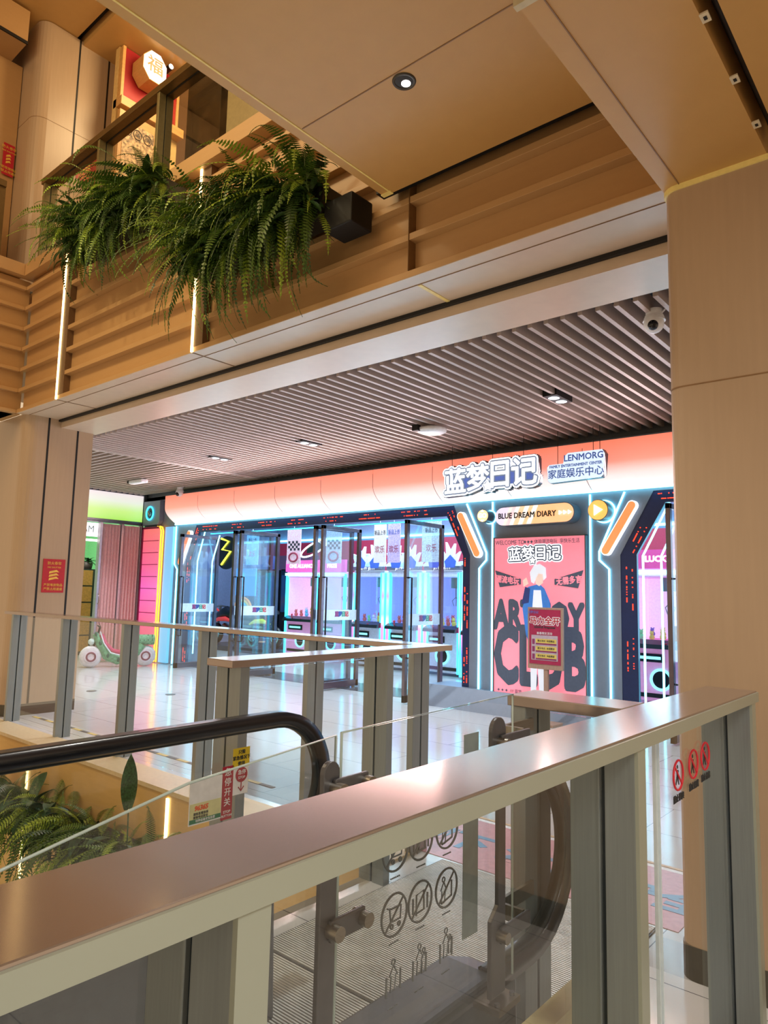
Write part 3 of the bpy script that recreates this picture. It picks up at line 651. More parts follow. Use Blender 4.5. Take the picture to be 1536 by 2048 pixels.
# ================================================================== RAILINGS
FASC = mat('rail_fascia', 'a9b2a8', .34, .3, .01, (1, 1, 1))
def bars(b, x0, x1, y0, y1, z0, z1, along):
    """two flat bars with a gasket slot between, stacked along `along`"""
    if along == 'x':
        m = (x0+x1)/2; b.box(x0, m-.006, y0, y1, z0, z1).box(m+.006, x1, y0, y1, z0, z1)
    else:
        m = (y0+y1)/2; b.box(x0, x1, y0, m-.006, z0, z1).box(x0, x1, m+.006, y1, z0, z1)
def railing(name, label, top, posts, panes, along, gl):
    """top: box of the handrail; posts: boxes; panes: boxes"""
    x0, x1, y0, y1 = top
    t = thing(name, label, 'railing', ((x0+x1)/2, (y0+y1)/2, 0))
    b = MB(); b.box(x0, x1, y0, y1, 1.168, 1.2); b.build('handrail', RAILM, t, .003)
    b = MB()
    for (a, c, d, e) in posts:
        b = MB(); bars(b, a, c, d, e, .0, 1.168, along)
        p = b.build('post', POSTM, t, .002)
        g = MB(); g.box(a+.01 if along == 'y' else (a+c)/2-.007, c-.01 if along == 'y' else (a+c)/2+.007, (d+e)/2-.007 if along == 'y' else d+.008, (d+e)/2+.007 if along == 'y' else e-.008, 0, 1.165); g.build('gasket', GASK, p)
    for (a, c, d, e, z0) in panes:
        b = MB(); b.box(a, c, d, e, z0, 1.15); b.build('glass_pane', GLASS, t)
    return t
# foreground railing (runs away from the camera)
fg = railing('guard_railing', 'long bronze topped glass railing in the foreground running to the right column', (-.775, -.61, -.9, 2.68),
        [(-.77, -.615, y, y+.045) for y in (-.56, .495, 1.597, 2.60)], [(-.697, -.689, a, c, .03) for a, c in ((-.50, .49), (.545, 1.59), (1.645, 1.935), (1.955, 2.595))], 'x', GLASS)
b = MB(); b.box(-.612, -.605, -.9, 2.68, 1.165, 1.196); o = b.build('rail_fascia', FASC, fg); o['label'] = 'pale greenish side face of the handrail'
b = MB()
for y in (-.56, .495, 1.597, 2.60): b = MB(); b.box(-.616, -.608, y, y+.045, 0, 1.168); b.build('post_lit_face', FASC, fg)  # paler plate: walkway light on this face put into the colour
for y in (1.932, 1.954): b = MB(); b.box(-.698, -.688, y, y+.004, .03, 1.15); b.build('glass_edge', mat('edge_white', 'c8d4d8', .2, emit='c8d4d8', es=.15), fg)
b = MB(); b.box(-.80, -.60, -.9, 2.68, 0, .03); b.build('base_channel', STEEL, fg)
railing('guard_railing', 'short return railing joining the foreground railing beside the escalator, left of the column', (-1.135, -.777, 1.93, 2.10),
        [(-1.125, -1.075, 1.935, 2.095)], [(-1.07, -.78, 2.011, 2.019, .03)], 'y', GLASS)
far = railing('guard_railing', 'long glass railing along the atrium edge on the left with five post pairs', (-8.5, -2.45, 3.365, 3.53),
        [(x-.045, x, 3.37, 3.525) for x in (-8.26, -7.08, -5.91, -4.74, -3.52)]+[(-2.66, -2.615, 3.37, 3.525)], [(a, c, 3.443, 3.451, .02) for a, c in ((-8.2, -7.15), (-7.06, -5.98), (-5.89, -4.8), (-4.72, -3.58), (-3.5, -2.7))], 'y', GLASS)
railing('guard_railing', 'short glass railing across the escalator side, in front of the glass doors', (-2.625, -2.445, 1.90, 3.362),
        [(-2.62, -2.45, y, y+.05) for y in (1.95, 2.93)], [(-2.539, -2.531, 2.01, 2.92, .02)], 'x', GLASS)
# printed icons on the foreground glass
for i, (y, z, cap) in enumerate(((2.10, 1.012, '禁止攀爬'), (2.235, 1.02, '禁止翻越'), (2.35, 1.025, '禁止倚靠'))):
    t = thing('warning_sticker', ['red ring sticker of a climbing figure on the foreground glass, nearest', 'red ring sticker with a dark figure on the foreground glass, middle one', 'red ring sticker on the foreground glass, closest to the end post'][i], 'sticker', (-.686, y, z-.06), 'red ring stickers on the foreground glass')
    b = MB(); b.tube([(-.686, y+.04*math.cos(a), z+.04*math.sin(a)) for a in [2*math.pi*k/28 for k in range(28)]], .003, 6, closed=True).tube([(-.686, y-.028, z+.028), (-.686, y+.028, z-.028)], .0028, 6); b.build('red_ring', mat('print_red', 'd02838', .5, emit='d02838', es=.1), t)
    b = MB(); b.ball((-.688, y, z+.022), .001, .006, .006); b.prism([(y-.008, z+.014), (y+.01, z+.012), (y+.006, z-.006), (y+.014, z-.028), (y+.008, z-.028), (y-.001, z-.01), (y-.012, z-.026), (y-.016, z-.022), (y-.006, z)], 'x', -.689, -.688); b.build('figure', INK, t)
    text(cap, .022, (-.686, y, z-.062), INK, t, 'caption', SIDE, fat=.0006)
# ================================================================== ESCALATOR
def sweep(b, path, half_w, th, x):
    vs = []; n = len(path)
    for i, p in enumerate(path):
        q = Vector(path[min(i+1, n-1)])-Vector(path[max(i-1, 0)]); q.normalize(); nr = Vector((-q.y, q.x))
        for (dx, dn) in ((-half_w, -th*.5), (-half_w, th*.25), (-half_w*.6, th*.6), (half_w*.6, th*.6), (half_w, th*.25), (half_w, -th*.5)):
            vs.append((x+dx, p[0]+nr.x*dn, p[1]+nr.y*dn))
    fs = [(i*6+j, i*6+(j+1) % 6, (i+1)*6+(j+1) % 6, (i+1)*6+j) for i in range(n-1) for j in range(6)]
    return b.add(vs, fs, True)
def belt_path(r=.25, yc=1.87, zc=.76, y_end=-1.6):
    pts = [(y_end, zc+r-.62*(-.1-y_end)), (-.1, zc+r-.17), (.2, zc+r-.045), (.55, zc+r)]
    pts += [(yy, zc+r) for yy in (.9, 1.3, 1.7)]
    pts += [(yc+r*math.sin(a), zc+r*math.cos(a)) for a in [math.pi*k/18 for k in range(0, 19)]]
    pts += [(1.66, zc-r)]
    return pts[::-1]
esc = thing('escalator', 'escalator landing with two black handrail belts between the railings', 'escalator', (-1.6, 1.2, 0))
for x, lb in ((-2.12, 'far black handrail belt curling down beside the short railing'), (-1.042, 'near black handrail belt behind the foreground post')):
    b = MB(); sweep(b, belt_path(), .036 if x < -2 else .028, .045, x); o = b.build('handrail_belt', RUBBER, esc); o['label'] = lb
    b = MB(); sweep(b, belt_path(.222), .018, .014, x); b.build('belt_guide', mat('guide_dark', '2c3438', .35, .5), esc)
    pp = [p for p in belt_path(.215)]
    poly = [(y, z) for y, z in pp if y > .5]+[(.2, .93), (-.1, .80), (-.1, .35), (.6, .5)]
    b = MB(); b.prism(poly, 'x', x-.005, x+.005); b.build('balustrade_glass', GLASS, esc)
    b = MB(); b.prism([(1.66, .535), (1.78, .49), (1.80, .0), (-1, .0), (-1, .13), (.5, .49), (.9, .535)], 'x', x-.13 if x > -2 else x-.10, x+.028 if x > -2 else x+.13); b.build('deck', mat('deck_metal', '545e6a', .3, .6), esc, .01)
b = MB(); b.box(-1.99, -1.20, -.4, 2.1, -.02, .004); b.build('comb_plate', STEEL, esc)
# ribbed landing plates
RIB = mat('rib_metal', 'd6d8d6', .4, .15, .06, (3, 3, 3))
def ribbed(y0, y1, lab):
    b = MB(); b.box(-2.44, -1.232, y0, y1, .002, .006)
    b.mi = 1; y = y0+.01
    while y < y1-.008:
        b.box(-2.43, -1.24, y, y+.0065, .006, .0105); y += .0135
    o = b.build('landing_plate', [mat('groove_dark', '505254', .5, .2), RIB]); return tag(o, lab, 'floor plate', 'ribbed metal landing plates of the escalator')
ribbed(2.105, 3.44, 'ribbed metal landing plate, the one next to the floor sticker')
ribbed(.9, 2.095, 'ribbed metal landing plate, the one nearest the camera')
STK = mat('sticker_pink', 'c89098', .3, 0, .06)
t = thing('floor_sticker', 'worn pink floor sticker with blue lettering in front of the escalator plate', 'floor sticker', (-2.3, 3.85, 0))
b = MB(); b.box(-3.4, -1.15, 3.47, 4.18, .001, .0025); b.build('sheet', STK, t)
b = MB(); b.box(-3.4, -1.15, 4.18, 4.22, .001, .0028); b.mi = 1; b.box(-3.4, -1.15, 4.23, 4.26, .001, .0028); b.build('edge_bands', [WHITE, mat('band_tan', 'c8a880', .4)], t)
text('小心脚下 注意安全', .30, (-2.3, 3.78, .003), mat('sticker_blue', '5a90b8', .3), t, R=Matrix.Identity(4), off=.01)
b = MB()
for i in range(26): b.mi = i % 2; b.box(-8.4+.16*i, -8.24+.16*i, 3.72, 3.76, .001, .003)
tag(b.build('hazard_tape', [mat('tape_yellow', 'c8b060', .5), INK]), 'thin black and yellow hazard tape on the floor behind the left railing', 'tape')
b = MB()
for i in range(6): b.mi = i % 2; b.box(-.84, -.805, 1.38+.09*i, 1.47+.09*i, .25, .36)
tag(b.build('hazard_tape', [mat('tape_yellow2', 'b08c28', .5), INK]), 'wide black and yellow hazard tape low behind the foreground railing', 'tape')
b = MB(); b.box(-.90, -.84, -.8, 1.95, 0, .49); struct('trim_8', b, mat('cladding_cream', 'c0b890', .35, 0, .03), 'cream cladding beside the escalator')
# barrier glass beside the escalator
b = MB(); b.prism([(1.04, 1.217), (.70, 1.187), (.417, 1.129), (-.2, .93), (-.6, .75), (-.6, .3), (1.04, .52)], 'x', -1.006, -.994)
g1 = thing('barrier_glass', 'frameless barrier glass sloping down beside the escalator, left of the steel clamps', 'glass barrier', (-1.0, .6, .5)); b.build('glass_pane', GLASS, g1)
b = MB(); b.tube([(-1, 1.04, .52), (-1, 1.04, 1.217), (-1, .70, 1.187), (-1, .417, 1.129), (-1, -.2, .93)], .0025, 6); b.build('polished_edge', EDGE, g1)
g2 = thing('barrier_glass', 'frameless barrier glass with grey warning icons between the two steel clamp plates', 'glass barrier', (-1.0, 1.4, .5))
b = MB(); b.prism([(1.057, 1.22), (1.73, 1.234), (1.73, .52), (1.057, .52)], 'x', -1.006, -.994); b.build('glass_pane', GLASS, g2)
b = MB(); b.tube([(-1, 1.057, .52), (-1, 1.057, 1.22), (-1, 1.73, 1.234), (-1, 1.73, .52)], .003, 6); b.build('polished_edge', EDGE, g2)
b = MB(); b.prism([(1.482, .688), (1.546, .687), (1.546, 1.16), (1.482, 1.16)], 'x', -.992, -.990); b.build('grey_strip', mat('strip_grey', '8a9a9e', .4, .3), g2)
IC = mat('icon_grey', '6a7278', .5)
def ring(b, y, z, r, w=.0025): b.tube([(-.992, y+r*math.cos(a), z+r*math.sin(a)) for a in [2*math.pi*k/30 for k in range(30)]], w, 6, closed=True)
def ln(b, pts, w=.0022): b.tube([(-.992, p[0], p[1]) for p in pts], w, 6)
def man(b, y, z, s):
    ring(b, y, z+.021*s, .0052*s, .0016); ln(b, [(y, z+.014*s), (y-.011*s, z-.002*s), (y-.006*s, z-.004*s), (y-.008*s, z-.03*s), (y+.004*s, z-.03*s), (y+.008*s, z-.002*s), (y+.012*s, z-.004*s), (y+.002*s, z+.014*s)], .0015)
k = 0
names = ['trolley', 'pram', 'leaning figure']
for row, zz in enumerate((.955, .825, .698)):
    for col, yy in enumerate((1.226, 1.316, 1.416)):
        b = MB()
        if row < 2:
            ring(b, yy, zz, .042); ln(b, [(yy-.03, zz-.03), (yy+.03, zz+.03)])
            if col == 0: ln(b, [(yy-.024, zz+.018), (yy-.016, zz+.016), (yy-.012, zz-.012), (yy+.02, zz-.012), (yy+.022, zz+.014), (yy-.012, zz+.014)], .002); ring(b, yy-.008, zz-.022, .004, .002); ring(b, yy+.016, zz-.022, .004, .002)
            elif col == 1: ln(b, [(yy-.014, zz-.026), (yy-.014, zz+.016), (yy+.012, zz+.02), (yy+.014, zz-.02), (yy-.014, zz-.022)], .002); ln(b, [(yy-.026, zz-.02), (yy-.026, zz+.012)]); ln(b, [(yy+.026, zz-.02), (yy+.026, zz+.012)])
            else: man(b, yy-.012, zz, 1.0); ln(b, [(yy-.02, zz-.03), (yy+.02, zz-.022), (yy+.02, zz+.012)])
        else:
            man(b, yy, zz+.01, 1.1); ln(b, [(yy-.022, zz-.03), (yy-.022, zz+.01)]); ln(b, [(yy+.024, zz-.026), (yy+.024, zz+.014)])
            if col > 0: man(b, yy+.016, zz+.002, .9 if col == 1 else .7)
        o = b.build('warning_icon', IC, g2)
        text('▪▪▪▪▪▪', .010, (-.992, yy, zz-.055), IC, g2, 'caption', SIDE)
def clampplate(lab, y, w, ybr, wide_low):
    t = thing('clamp_plate', lab, 'bracket', (-.98, y, .5), 'steel clamp plates of the barrier glass')
    pts = [(y-w, .52), (y+w, .52), (y+w, 1.12)] + [(y+w*math.cos(a), 1.155+w*math.sin(a)) for a in [math.pi*k/10 for k in range(0, 11)]] + [(y-w, 1.10), (y+w*.0, 1.04), (y+.0, .73), (y-w, .70)]
    if not wide_low: pts = pts[:-4]
    b = MB(); b.prism(pts, 'x', -.985, -.973); b.build('plate', DKSTEEL, t, .002)
    b = MB(); b.box(-1.02, -.94, y-.05, y+.05, .50, .515); b.mi = 1
    for dy in (-.035, .035): b.cyl((-.955, y+dy, .515), .007, .008, n=8)
    b.build('foot', [STEEL, DKSTEEL], t)
    for z in (1.125, .66 if wide_low else .87):
        b = MB(); b.box(-.972, -.962, y, ybr, z-.02, z+.02); b.build('clamp_arm', DKSTEEL, t, .003)
        for yb in ((y,) if wide_low else (y+.006, ybr-.008)): MB().cyl((-.985, yb, z), .014, .04, 'x', 20).build('bolt', STEEL, t, .002)
    return t
clampplate('rounded steel clamp plate with two round bolts beside the far belt curl', 1.005, .022, 1.10, False)
clampplate('slim dark clamp plate standing beside the short return railing', 1.616, .034, 1.76, True)
b = MB(); b.box(-1.06, -.975, 1.74, 1.75, 1.10, 1.145).box(-1.06, -1.05, 1.745, 1.94, 1.105, 1.14).box(-1.06, -.975, 1.74, 1.75, .64, .68).box(-1.06, -1.05, 1.745, 1.94, .64, .68)
tag(b.build('angle_bracket', STEEL), 'bent steel bracket tying the barrier glass to the return railing post', 'bracket')
# signs on the far balustrade glass
X = -2.088
t = thing('stop_button_sign', 'white and red emergency stop sign with Chinese lettering on the escalator glass', 'sign', (X, 1.6, .69))
b = MB(); b.box(X, X+.003, 1.468, 1.60, .705, .852); b.build('white_board', WHITE, t)
b = MB(); b.box(X+.003, X+.004, 1.470, 1.598, .712, .775); b.mi = 1; b.box(X+.0035, X+.0045, 1.470, 1.598, .710, .724); b.build('yellow_label', [mat('label_yellow', 'd8d8a0', .5), mat('label_green', '2a7858', .5)], t)
text('96365', .022, (X+.0045, 1.515, .758), mat('num_orange', 'e06030', .5), t, R=SIDE, fat=.001, shear=.2)
text('服务监督热线', .010, (X+.0045, 1.515, .740), INK, t, R=SIDE); text('维保电话投诉', .010, (X+.0045, 1.515, .729), INK, t, R=SIDE); text('特种设备安全监督', .010, (X+.005, 1.534, .717), WHITE, t, R=SIDE)
b = MB(); b.box(X, X+.003, 1.601, 1.647, .695, .876); b.build('red_board', mat('stop_red', 'a82038', .45), t)
for i, ch in enumerate('急停开关'): text(ch, .030, (X+.004, 1.624, .855-.034*i), WHITE, t, R=SIDE)
text('STOP', .013, (X+.004, 1.624, .721), WHITE, t, R=SIDE); text('BUTTON', .011, (X+.004, 1.624, .708), WHITE, t, R=SIDE)
t = thing('arrow_sign', 'white sign with red STOP disc and red down arrow, under the yellow notice', 'sign', (X, 1.68, .77))
b = MB(); b.box(X-.001, X+.0015, 1.648, 1.716, .77, .862); b.build('white_board', WHITE, t)
b = MB(); b.cyl((X+.002, 1.684, .838), .026, .002, 'x', 28); b.tube([(X+.003, 1.684, .812), (X+.003, 1.684, .782)], .0018, 6).tube([(X+.003, 1.672, .796), (X+.003, 1.684, .781), (X+.003, 1.696, .796)], .0018, 6); b.build('red_disc', mat('stop_red', 'a82038'), t)
text('急停', .018, (X+.0045, 1.684, .846), WHITE, t, R=SIDE); text('STOP', .013, (X+.0045, 1.684, .828), WHITE, t, R=SIDE)
t = thing('notice_label', 'small yellow notice with Chinese lettering on the escalator glass', 'sign', (X, 1.68, .865))
b = MB(); b.box(X, X+.003, 1.644, 1.718, .864, .932); b.build('yellow_board', mat('notice_yellow2', 'd0b828', .5), t)
for i, w in enumerate(('只限', '紧急情况下', '使用')): text(w, .016, (X+.004, 1.681, .917-.020*i), INK, t, R=SIDE)

# ================================================================== FERNS
def leaf_mat(name, c, v=.3):
    return mat(name, c, .45, 0, v, (14, 14, 14))
G1 = leaf_mat('fern_green', '4c6a20'); G2 = leaf_mat('fern_lime', '86a032'); G3 = leaf_mat('leaf_dark', '2c5030'); G4 = leaf_mat('leaf_dry', 'a88a48'); G5 = leaf_mat('fern_deep', '324e1c')
def frond(b, o, az, L, rise, droop, w, r):
    """one feather-shaped fern frond: a curved midrib with pairs of leaflets"""
    n = 28; tw = r.uniform(-.8, .8); d = Vector((math.cos(az), math.sin(az), 0)); p = Vector(o); el = rise; side = (Vector((-d.y, d.x, 0))*math.cos(tw)+Vector((0, 0, 1))*math.sin(tw)).normalized(); pts = [p.copy()]
    st = L/n
    for i in range(n):
        el -= droop/n*(1+.8*i/n); p = p+(d*math.cos(el)+Vector((0, 0, 1))*math.sin(el))*st; p = p+side*r.uniform(-.002, .002); pts.append(p.copy())
    for i in range(1, n):
        t = i/n; ww = w*math.sin(math.pi*min(1, t*1.15+.08))**.7 if t < .8 else w*(1-t)*3.4*.75
        ax = (pts[i+1]-pts[i-1]).normalized(); nn = ax.cross(side).normalized()
        for s in (-1, 1):
            tip = pts[i]+side*s*ww+ax*ww*.22+nn*(-.10*ww); h = st*.34
            b.add([pts[i]-ax*h, (pts[i]-ax*h).lerp(tip, .55)-ax*h*.3, tip, (pts[i]+ax*h).lerp(tip, .55)+ax*h*.5, pts[i]+ax*h], [(0, 1, 2, 3, 4)])
    b.tube(pts, .0022, 3, caps=False)
def blade(b, o, az, L, rise, droop, w):
    n = 8; d = Vector((math.cos(az), math.sin(az), 0)); p = Vector(o); el = rise; side = Vector((-d.y, d.x, 0)); vs = []
    for i in range(n+1):
        t = i/n; ww = w*math.sin(math.pi*min(1, .12+t*.88))**.8
        nz = (d*math.cos(el+math.pi/2)+Vector((0, 0, 1))*math.sin(el+math.pi/2))
        vs += [p-side*ww+nz*ww*.25, p, p+side*ww+nz*ww*.25]; el -= droop/n; p = p+(d*math.cos(el)+Vector((0, 0, 1))*math.sin(el))*(L/n)
    b.add(vs, [(3*i+j, 3*i+j+1, 3*i+j+4, 3*i+j+3) for i in range(n) for j in range(2)], True)
def planter(label, x0, x1, y, ztop, nf, Lr, seed, nb=10, boxcol='181a18', hang=1.0, dry=0, x0z=0):
    r = random.Random(seed)
    t = thing('fern_planter', label, 'hanging planter', ((x0+x1)/2, y+.12, ztop-.25))
    b = MB(); b.prism([(x0, ztop-.04), (x0, ztop-.26), (x1, ztop-.26), (x1, ztop-.04)], 'y', y+.02, y+.23); b.build('planter_box', mat('planter_black', boxcol, .5), t, .01)
    m1, m2, m3 = MB(), MB(), MB()
    for i in range(nf):
        u = r.random(); x = x0+.05+(x1-x0-.1)*u; yy = y+r.uniform(-.06, .18); z = ztop-.06+r.uniform(-.08, .10)+x0z*(1-u)
        az = -math.pi/2+r.gauss(0, .75); k = r.random()
        L = r.uniform(*Lr)*.85; rise = r.uniform(-1.2, .9); droop = r.uniform(.4, 1.2)+max(0, rise)*.9
        if k < .14: az = r.uniform(0, 6.28); rise = r.uniform(.7, 1.35); droop = r.uniform(.6, 1.3); L *= .75
        if abs(math.cos(az)) > .8: L *= .8
        if math.sin(az) > 0: L = min(L, .28); rise = 1.2
        frond((m1, m2, m3)[0 if k < .5 else (1 if k < .75 or rise > .8 else 2)], (x, yy, z), az, L, rise, droop*hang, r.uniform(.038, .06), r)
    for i in range(nf//4):      # dense inner cushion
        x = r.uniform(x0, x1); 
        for q in range(9):
            blade(m3, (x+r.uniform(-.08, .08), y+r.uniform(-.10, .1), ztop-.12+r.uniform(-.16, .14)), r.uniform(3.3, 6.1), r.uniform(.08, .17), r.uniform(-.6, 1.2), 1.2, r.uniform(.012, .022))
    for m, g, nm in ((m1, G1, 'fern_fronds'), (m2, G2, 'fern_fronds'), (m3, G5, 'fern_fronds')):
        o = m.build(nm, g, t); o['kind'] = 'stuff'
    for i in range(nb):
        b = MB(); x = r.uniform(x0, x1); az = -math.pi/2+r.gauss(0, 1.0); blade(b, (x, y-.02, ztop-.03+r.uniform(-.05, .1)), az, r.uniform(.18, .34), r.uniform(.0, 1.2), r.uniform(.6, 1.6), r.uniform(.03, .055))
        b.build('broad_leaf', G3, t)
    for i in range(dry):
        b = MB(); x = x1-r.uniform(-.1, .35); frond(b, (x, y-.02, ztop-.05), -math.pi/2+r.gauss(0, 1.2), r.uniform(.2, .35), r.uniform(.2, 1.3), 1.6, .03, r); b.build('dry_frond', G4, t)
    return t
planter('left hanging planter overflowing with ferns below the upper glass rail', -7.1, -5.3, 3.13, 5.14, 320, (.45, 1.0), 3, 14)
planter('right hanging planter overflowing with long ferns between light strip and bridge', -4.9, -3.32, 3.13, 4.34, 400, (.5, 1.15), 5, 12)
b = MB(); b.box(-3.30, -3.04, 3.16, 3.37, 3.93, 4.14); b.mi = 1; b.box(-3.28, -3.06, 3.18, 3.35, 4.13, 4.15)
tag(b.build('planter_trough', [mat('planter_inner', '0a0a0c', .6), BLACK], bevel=.01), 'empty black planter trough right of the right hanging ferns', 'planter')
planter('lower planter of ferns and broad leaves behind the escalator at the bottom left', -7.4, -4.3, 2.88, -.38, 360, (.45, .95), 9, 34, dry=14)
def stem_leaf():
    t = thing('tall_leaf', 'single tall dark leaf standing up from the lower fern planter', 'plant', (-4.85, 2.9, -.5))
    b = MB(); b.tube([(-4.85, 2.9, -.5), (-4.86, 2.9, -.2), (-4.87, 2.9, -.08)], .006, 6); b.build('stem', G3, t)
    b = MB(); blade(b, (-4.87, 2.9, -.12), -.3, .40, 1.5, -.15, .06); b.build('leaf', G3, t)
stem_leaf()
# ================================================================== UPPER STOREY
t = thing('guard_railing', 'upper storey glass railing with a thick dark bronze top rail above the left ferns', 'railing', (-6.2, 3.45, 5.36))
UPR = mat('upper_bronze', '6e5630', .3, .5)
b = MB(); b.box(-8.46, -4.98, 3.36, 3.53, 6.33, 6.40); b.mi = 1; b.box(-8.40, -4.98, 3.44, 3.455, 6.322, 6.331); b.build('handrail', [UPR, BLACK], t, .003)
for x in (-8.42, -7.10, -5.93):
    b = MB(); bars(b, x, x+.045, 3.37, 3.525, 5.36, 6.33, 'y'); p = b.build('post', mat('upper_post', '8c8058', .32, .5), t, .002)
    g = MB(); g.box(x+.01, x+.035, 3.44, 3.455, 5.36, 6.33); g.build('gasket', GASK, p)
b = MB(); b.box(-8.40, -4.98, 3.445, 3.452, 5.36, 6.33); b.build('glass_pane', GLASS, t)
t = thing('guard_railing', 'dark framed glass railing at the far left edge of the upper storey', 'railing', (-9.0, 1.8, 5.36))
b = MB(); b.box(-8.95, -8.80, -2, 3.10, 6.30, 6.38); b.build('handrail', UPR, t, .003)
for y in (3.05, 1.5): b = MB(); b.box(-8.93, -8.82, y-.05, y+.05, 5.36, 6.30); b.build('post', UPR, t)
b = MB(); b.box(-8.88, -8.872, -2, 3.0, 5.36, 6.30); b.build('glass_pane', glass('dark_pane', (.25, .2, .14), .12), t)
t = thing('lit_character_sign', 'glowing white character on dark glass at the left edge', 'sign', (-8.84, 2.73, 5.95)); text('贵', .26, (-8.84, 2.75, 6.02), glow('white_glow', 'ffffff', 2.2), t, 'lettering', SIDE, fat=.006)
# red shop of the upper storey
t = thing('shop_sign_board', 'deep red sign board with a pale wooden border behind the upper rail', 'sign board', (-8.7, 4.8, 8.0))
REDB = mat('board_red', 'a01018', .5, 0, .03); WD = mat('honey_wood', 'd0a060', .45, 0, .05, (2, 2, 12))
b = MB(); b.box(-8.72, -8.65, 4.40, 5.22, 8.16, 8.93); b.build('red_board', REDB, t)
b = MB(); b.box(-8.74, -8.63, 4.355, 4.40, 8.10, 8.93).box(-8.74, -8.63, 5.22, 5.26, 8.10, 8.93).box(-8.78, -8.56, 4.34, 5.32, 8.02, 8.15); b.build('border', WD, t, .004)
t = thing('lit_octagon_sign', 'glowing white octagonal sign with a Chinese character projecting from the red board', 'sign', (-8.45, 4.7, 8.4))
def octa(r, y, z): return [(y+r*.82*math.cos(math.pi/8+math.pi/4*k), z+r*math.sin(math.pi/8+math.pi/4*k)) for k in range(8)]
b = MB(); b.prism(octa(.235, 4.69, 8.66), 'x', -8.64, -8.36); b.build('body', WD, t)
b = MB(); b.prism(octa(.225, 4.69, 8.66), 'x', -8.36, -8.35); b.build('face', glow('warm_white', 'fff0d8', 2.2), t)
text('福', .25, (-8.345, 4.69, 8.66), mat('gold_ink', 'a08868', .5), t, 'lettering', SIDE, fat=.003)
for i, (y, z) in enumerate(((4.95, 8.85), (5.09, 8.85))):
    t = thing('track_spotlight', ['black spotlight with a glowing face beside the octagon sign', 'black spotlight next to the bridge edge on the upper storey'][i], 'spotlight', (-8.5, y, z)); b = MB(); b.cyl((-8.64, y, z), .04, .25, 'x', 16); b.build('body', BLACK, t); b = MB(); b.cyl((-8.39, y, z), .035, .01, 'x', 16); b.build('lamp_face', glow('warm_white', 'fff0d8', 2.2), t)
t = thing('menu_poster', 'busy painted poster in a wooden frame below the red sign board', 'poster', (-8.65, 4.6, 5.3))
b = MB(); b.box(-8.68, -8.61, 4.36, 4.92, 5.25, 7.98); b.build('frame', WD, t)
b = MB(); b.box(-8.61, -8.60, 4.41, 4.88, 5.3, 7.85); b.build('picture', mat('poster_paint', 'c8a078', .5, 0, .45, (5, 5, 5)), t)
for i, ch in enumerate('一品锅'): text(ch, .09, (-8.59, 4.48+.15*i, 7.72), INK, t, R=SIDE)
for i in range(3): b = MB(); b.tube([(-8.595, 4.48+.15*i+.06*math.cos(a), 7.72+.07*math.sin(a)) for a in [2*math.pi*k/20 for k in range(20)]], .005, 5, closed=True); b.build('ring', INK, t)
b = MB(); b.box(-8.80, -8.70, 4.34, 5.30, 5.2, 8.93); struct('wall_upper', b, mat('cream_wall', 'd8b878', .5), 'cream wall of the upper storey shop')
# red fire shutter signs
def shutter_sign(x, y0, y1, z0, z1, lab):
    t = thing('fire_shutter_sign', lab, 'sign', (x, (y0+y1)/2, z0), 'red fire shutter warning signs')
    b = MB(); b.box(x, x+.006, y0, y1, z0, z1); b.build('red_board', RED, t); yc = (y0+y1)/2; h = z1-z0
    Y = mat('sign_gold', 'e8c050', .5)
    text('防火卷帘', h*.105, (x+.008, yc, z1-h*.13), Y, t, R=SIDE); text('FIRE SHUTTER', h*.065, (x+.008, yc, z1-h*.25), Y, t, R=SIDE)
    text('严禁堆放物品', h*.095, (x+.008, yc, z0+h*.22), Y, t, R=SIDE); text('严禁占用通道', h*.095, (x+.008, yc, z0+h*.10), Y, t, R=SIDE)
    b = MB(); w = (y1-y0)
    for k in range(3): zc = z0+h*(.36+.10*k); b.prism([(yc-w*.22, zc), (yc-w*.2, zc+h*.07), (yc+w*.12, zc+h*.12), (yc+w*.24, zc+h*.05), (yc+w*.1, zc+h*.055)], 'x', x+.006, x+.009)
    b.build('arrows', Y, t)
shutter_sign(-8.568, 3.785, 4.05, 1.415, 1.815, 'red fire shutter sign on the left column at the level of the shop')
shutter_sign(-9.098, 4.05, 4.33, 7.0, 7.40, 'red fire shutter sign behind the upper rail, partly covered by its post')
shutter_sign(-9.575, 3.29, 3.43, 6.88, 7.32, 'red fire shutter sign at the far left edge of the upper storey')
# ================================================================== CEILING FITTINGS
for i, (x, y) in enumerate(((-3.12, 6.26), (-6.72, 6.31), (-8.62, 6.29))):
    t = thing('twin_downlight', ['black twin downlight in the slats nearest the column', 'black twin downlight in the middle of the slatted ceiling', 'black twin downlight farthest left in the slatted ceiling'][i], 'ceiling light', (x, y, 3.45), 'black twin downlights in the slats')
    b = MB(); b.box(x-.075, x+.075, y-.17, y+.17, 3.44, 3.54); b.build('housing', BLACK, t)
    for s in (-1, 1): b = MB(); b.lathe((x, y+s*.08, 3.438), [(.055, -.004), (.045, .0), (.035, -.002), (.0, -.003)]); b.build('lamp', glow('downlight_lamp', 'f4f8ff', 2.5 if i == 0 else .5), t)
t = thing('ceiling_speaker', 'round white disc fitting hanging under the slats in the middle', 'ceiling fitting', (-4.84, 6.5, 3.37))
b = MB(); b.lathe((-4.84, 6.5, 3.40), [(0, -.03), (.13, -.03), (.17, -.012), (.175, .02), (.1, .045), (0, .05)]); b.build('disc', WHITE, t); b = MB(); b.box(-4.98, -4.9, 6.30, 6.36, 3.38, 3.45); b.build('mount', BLACK, t)
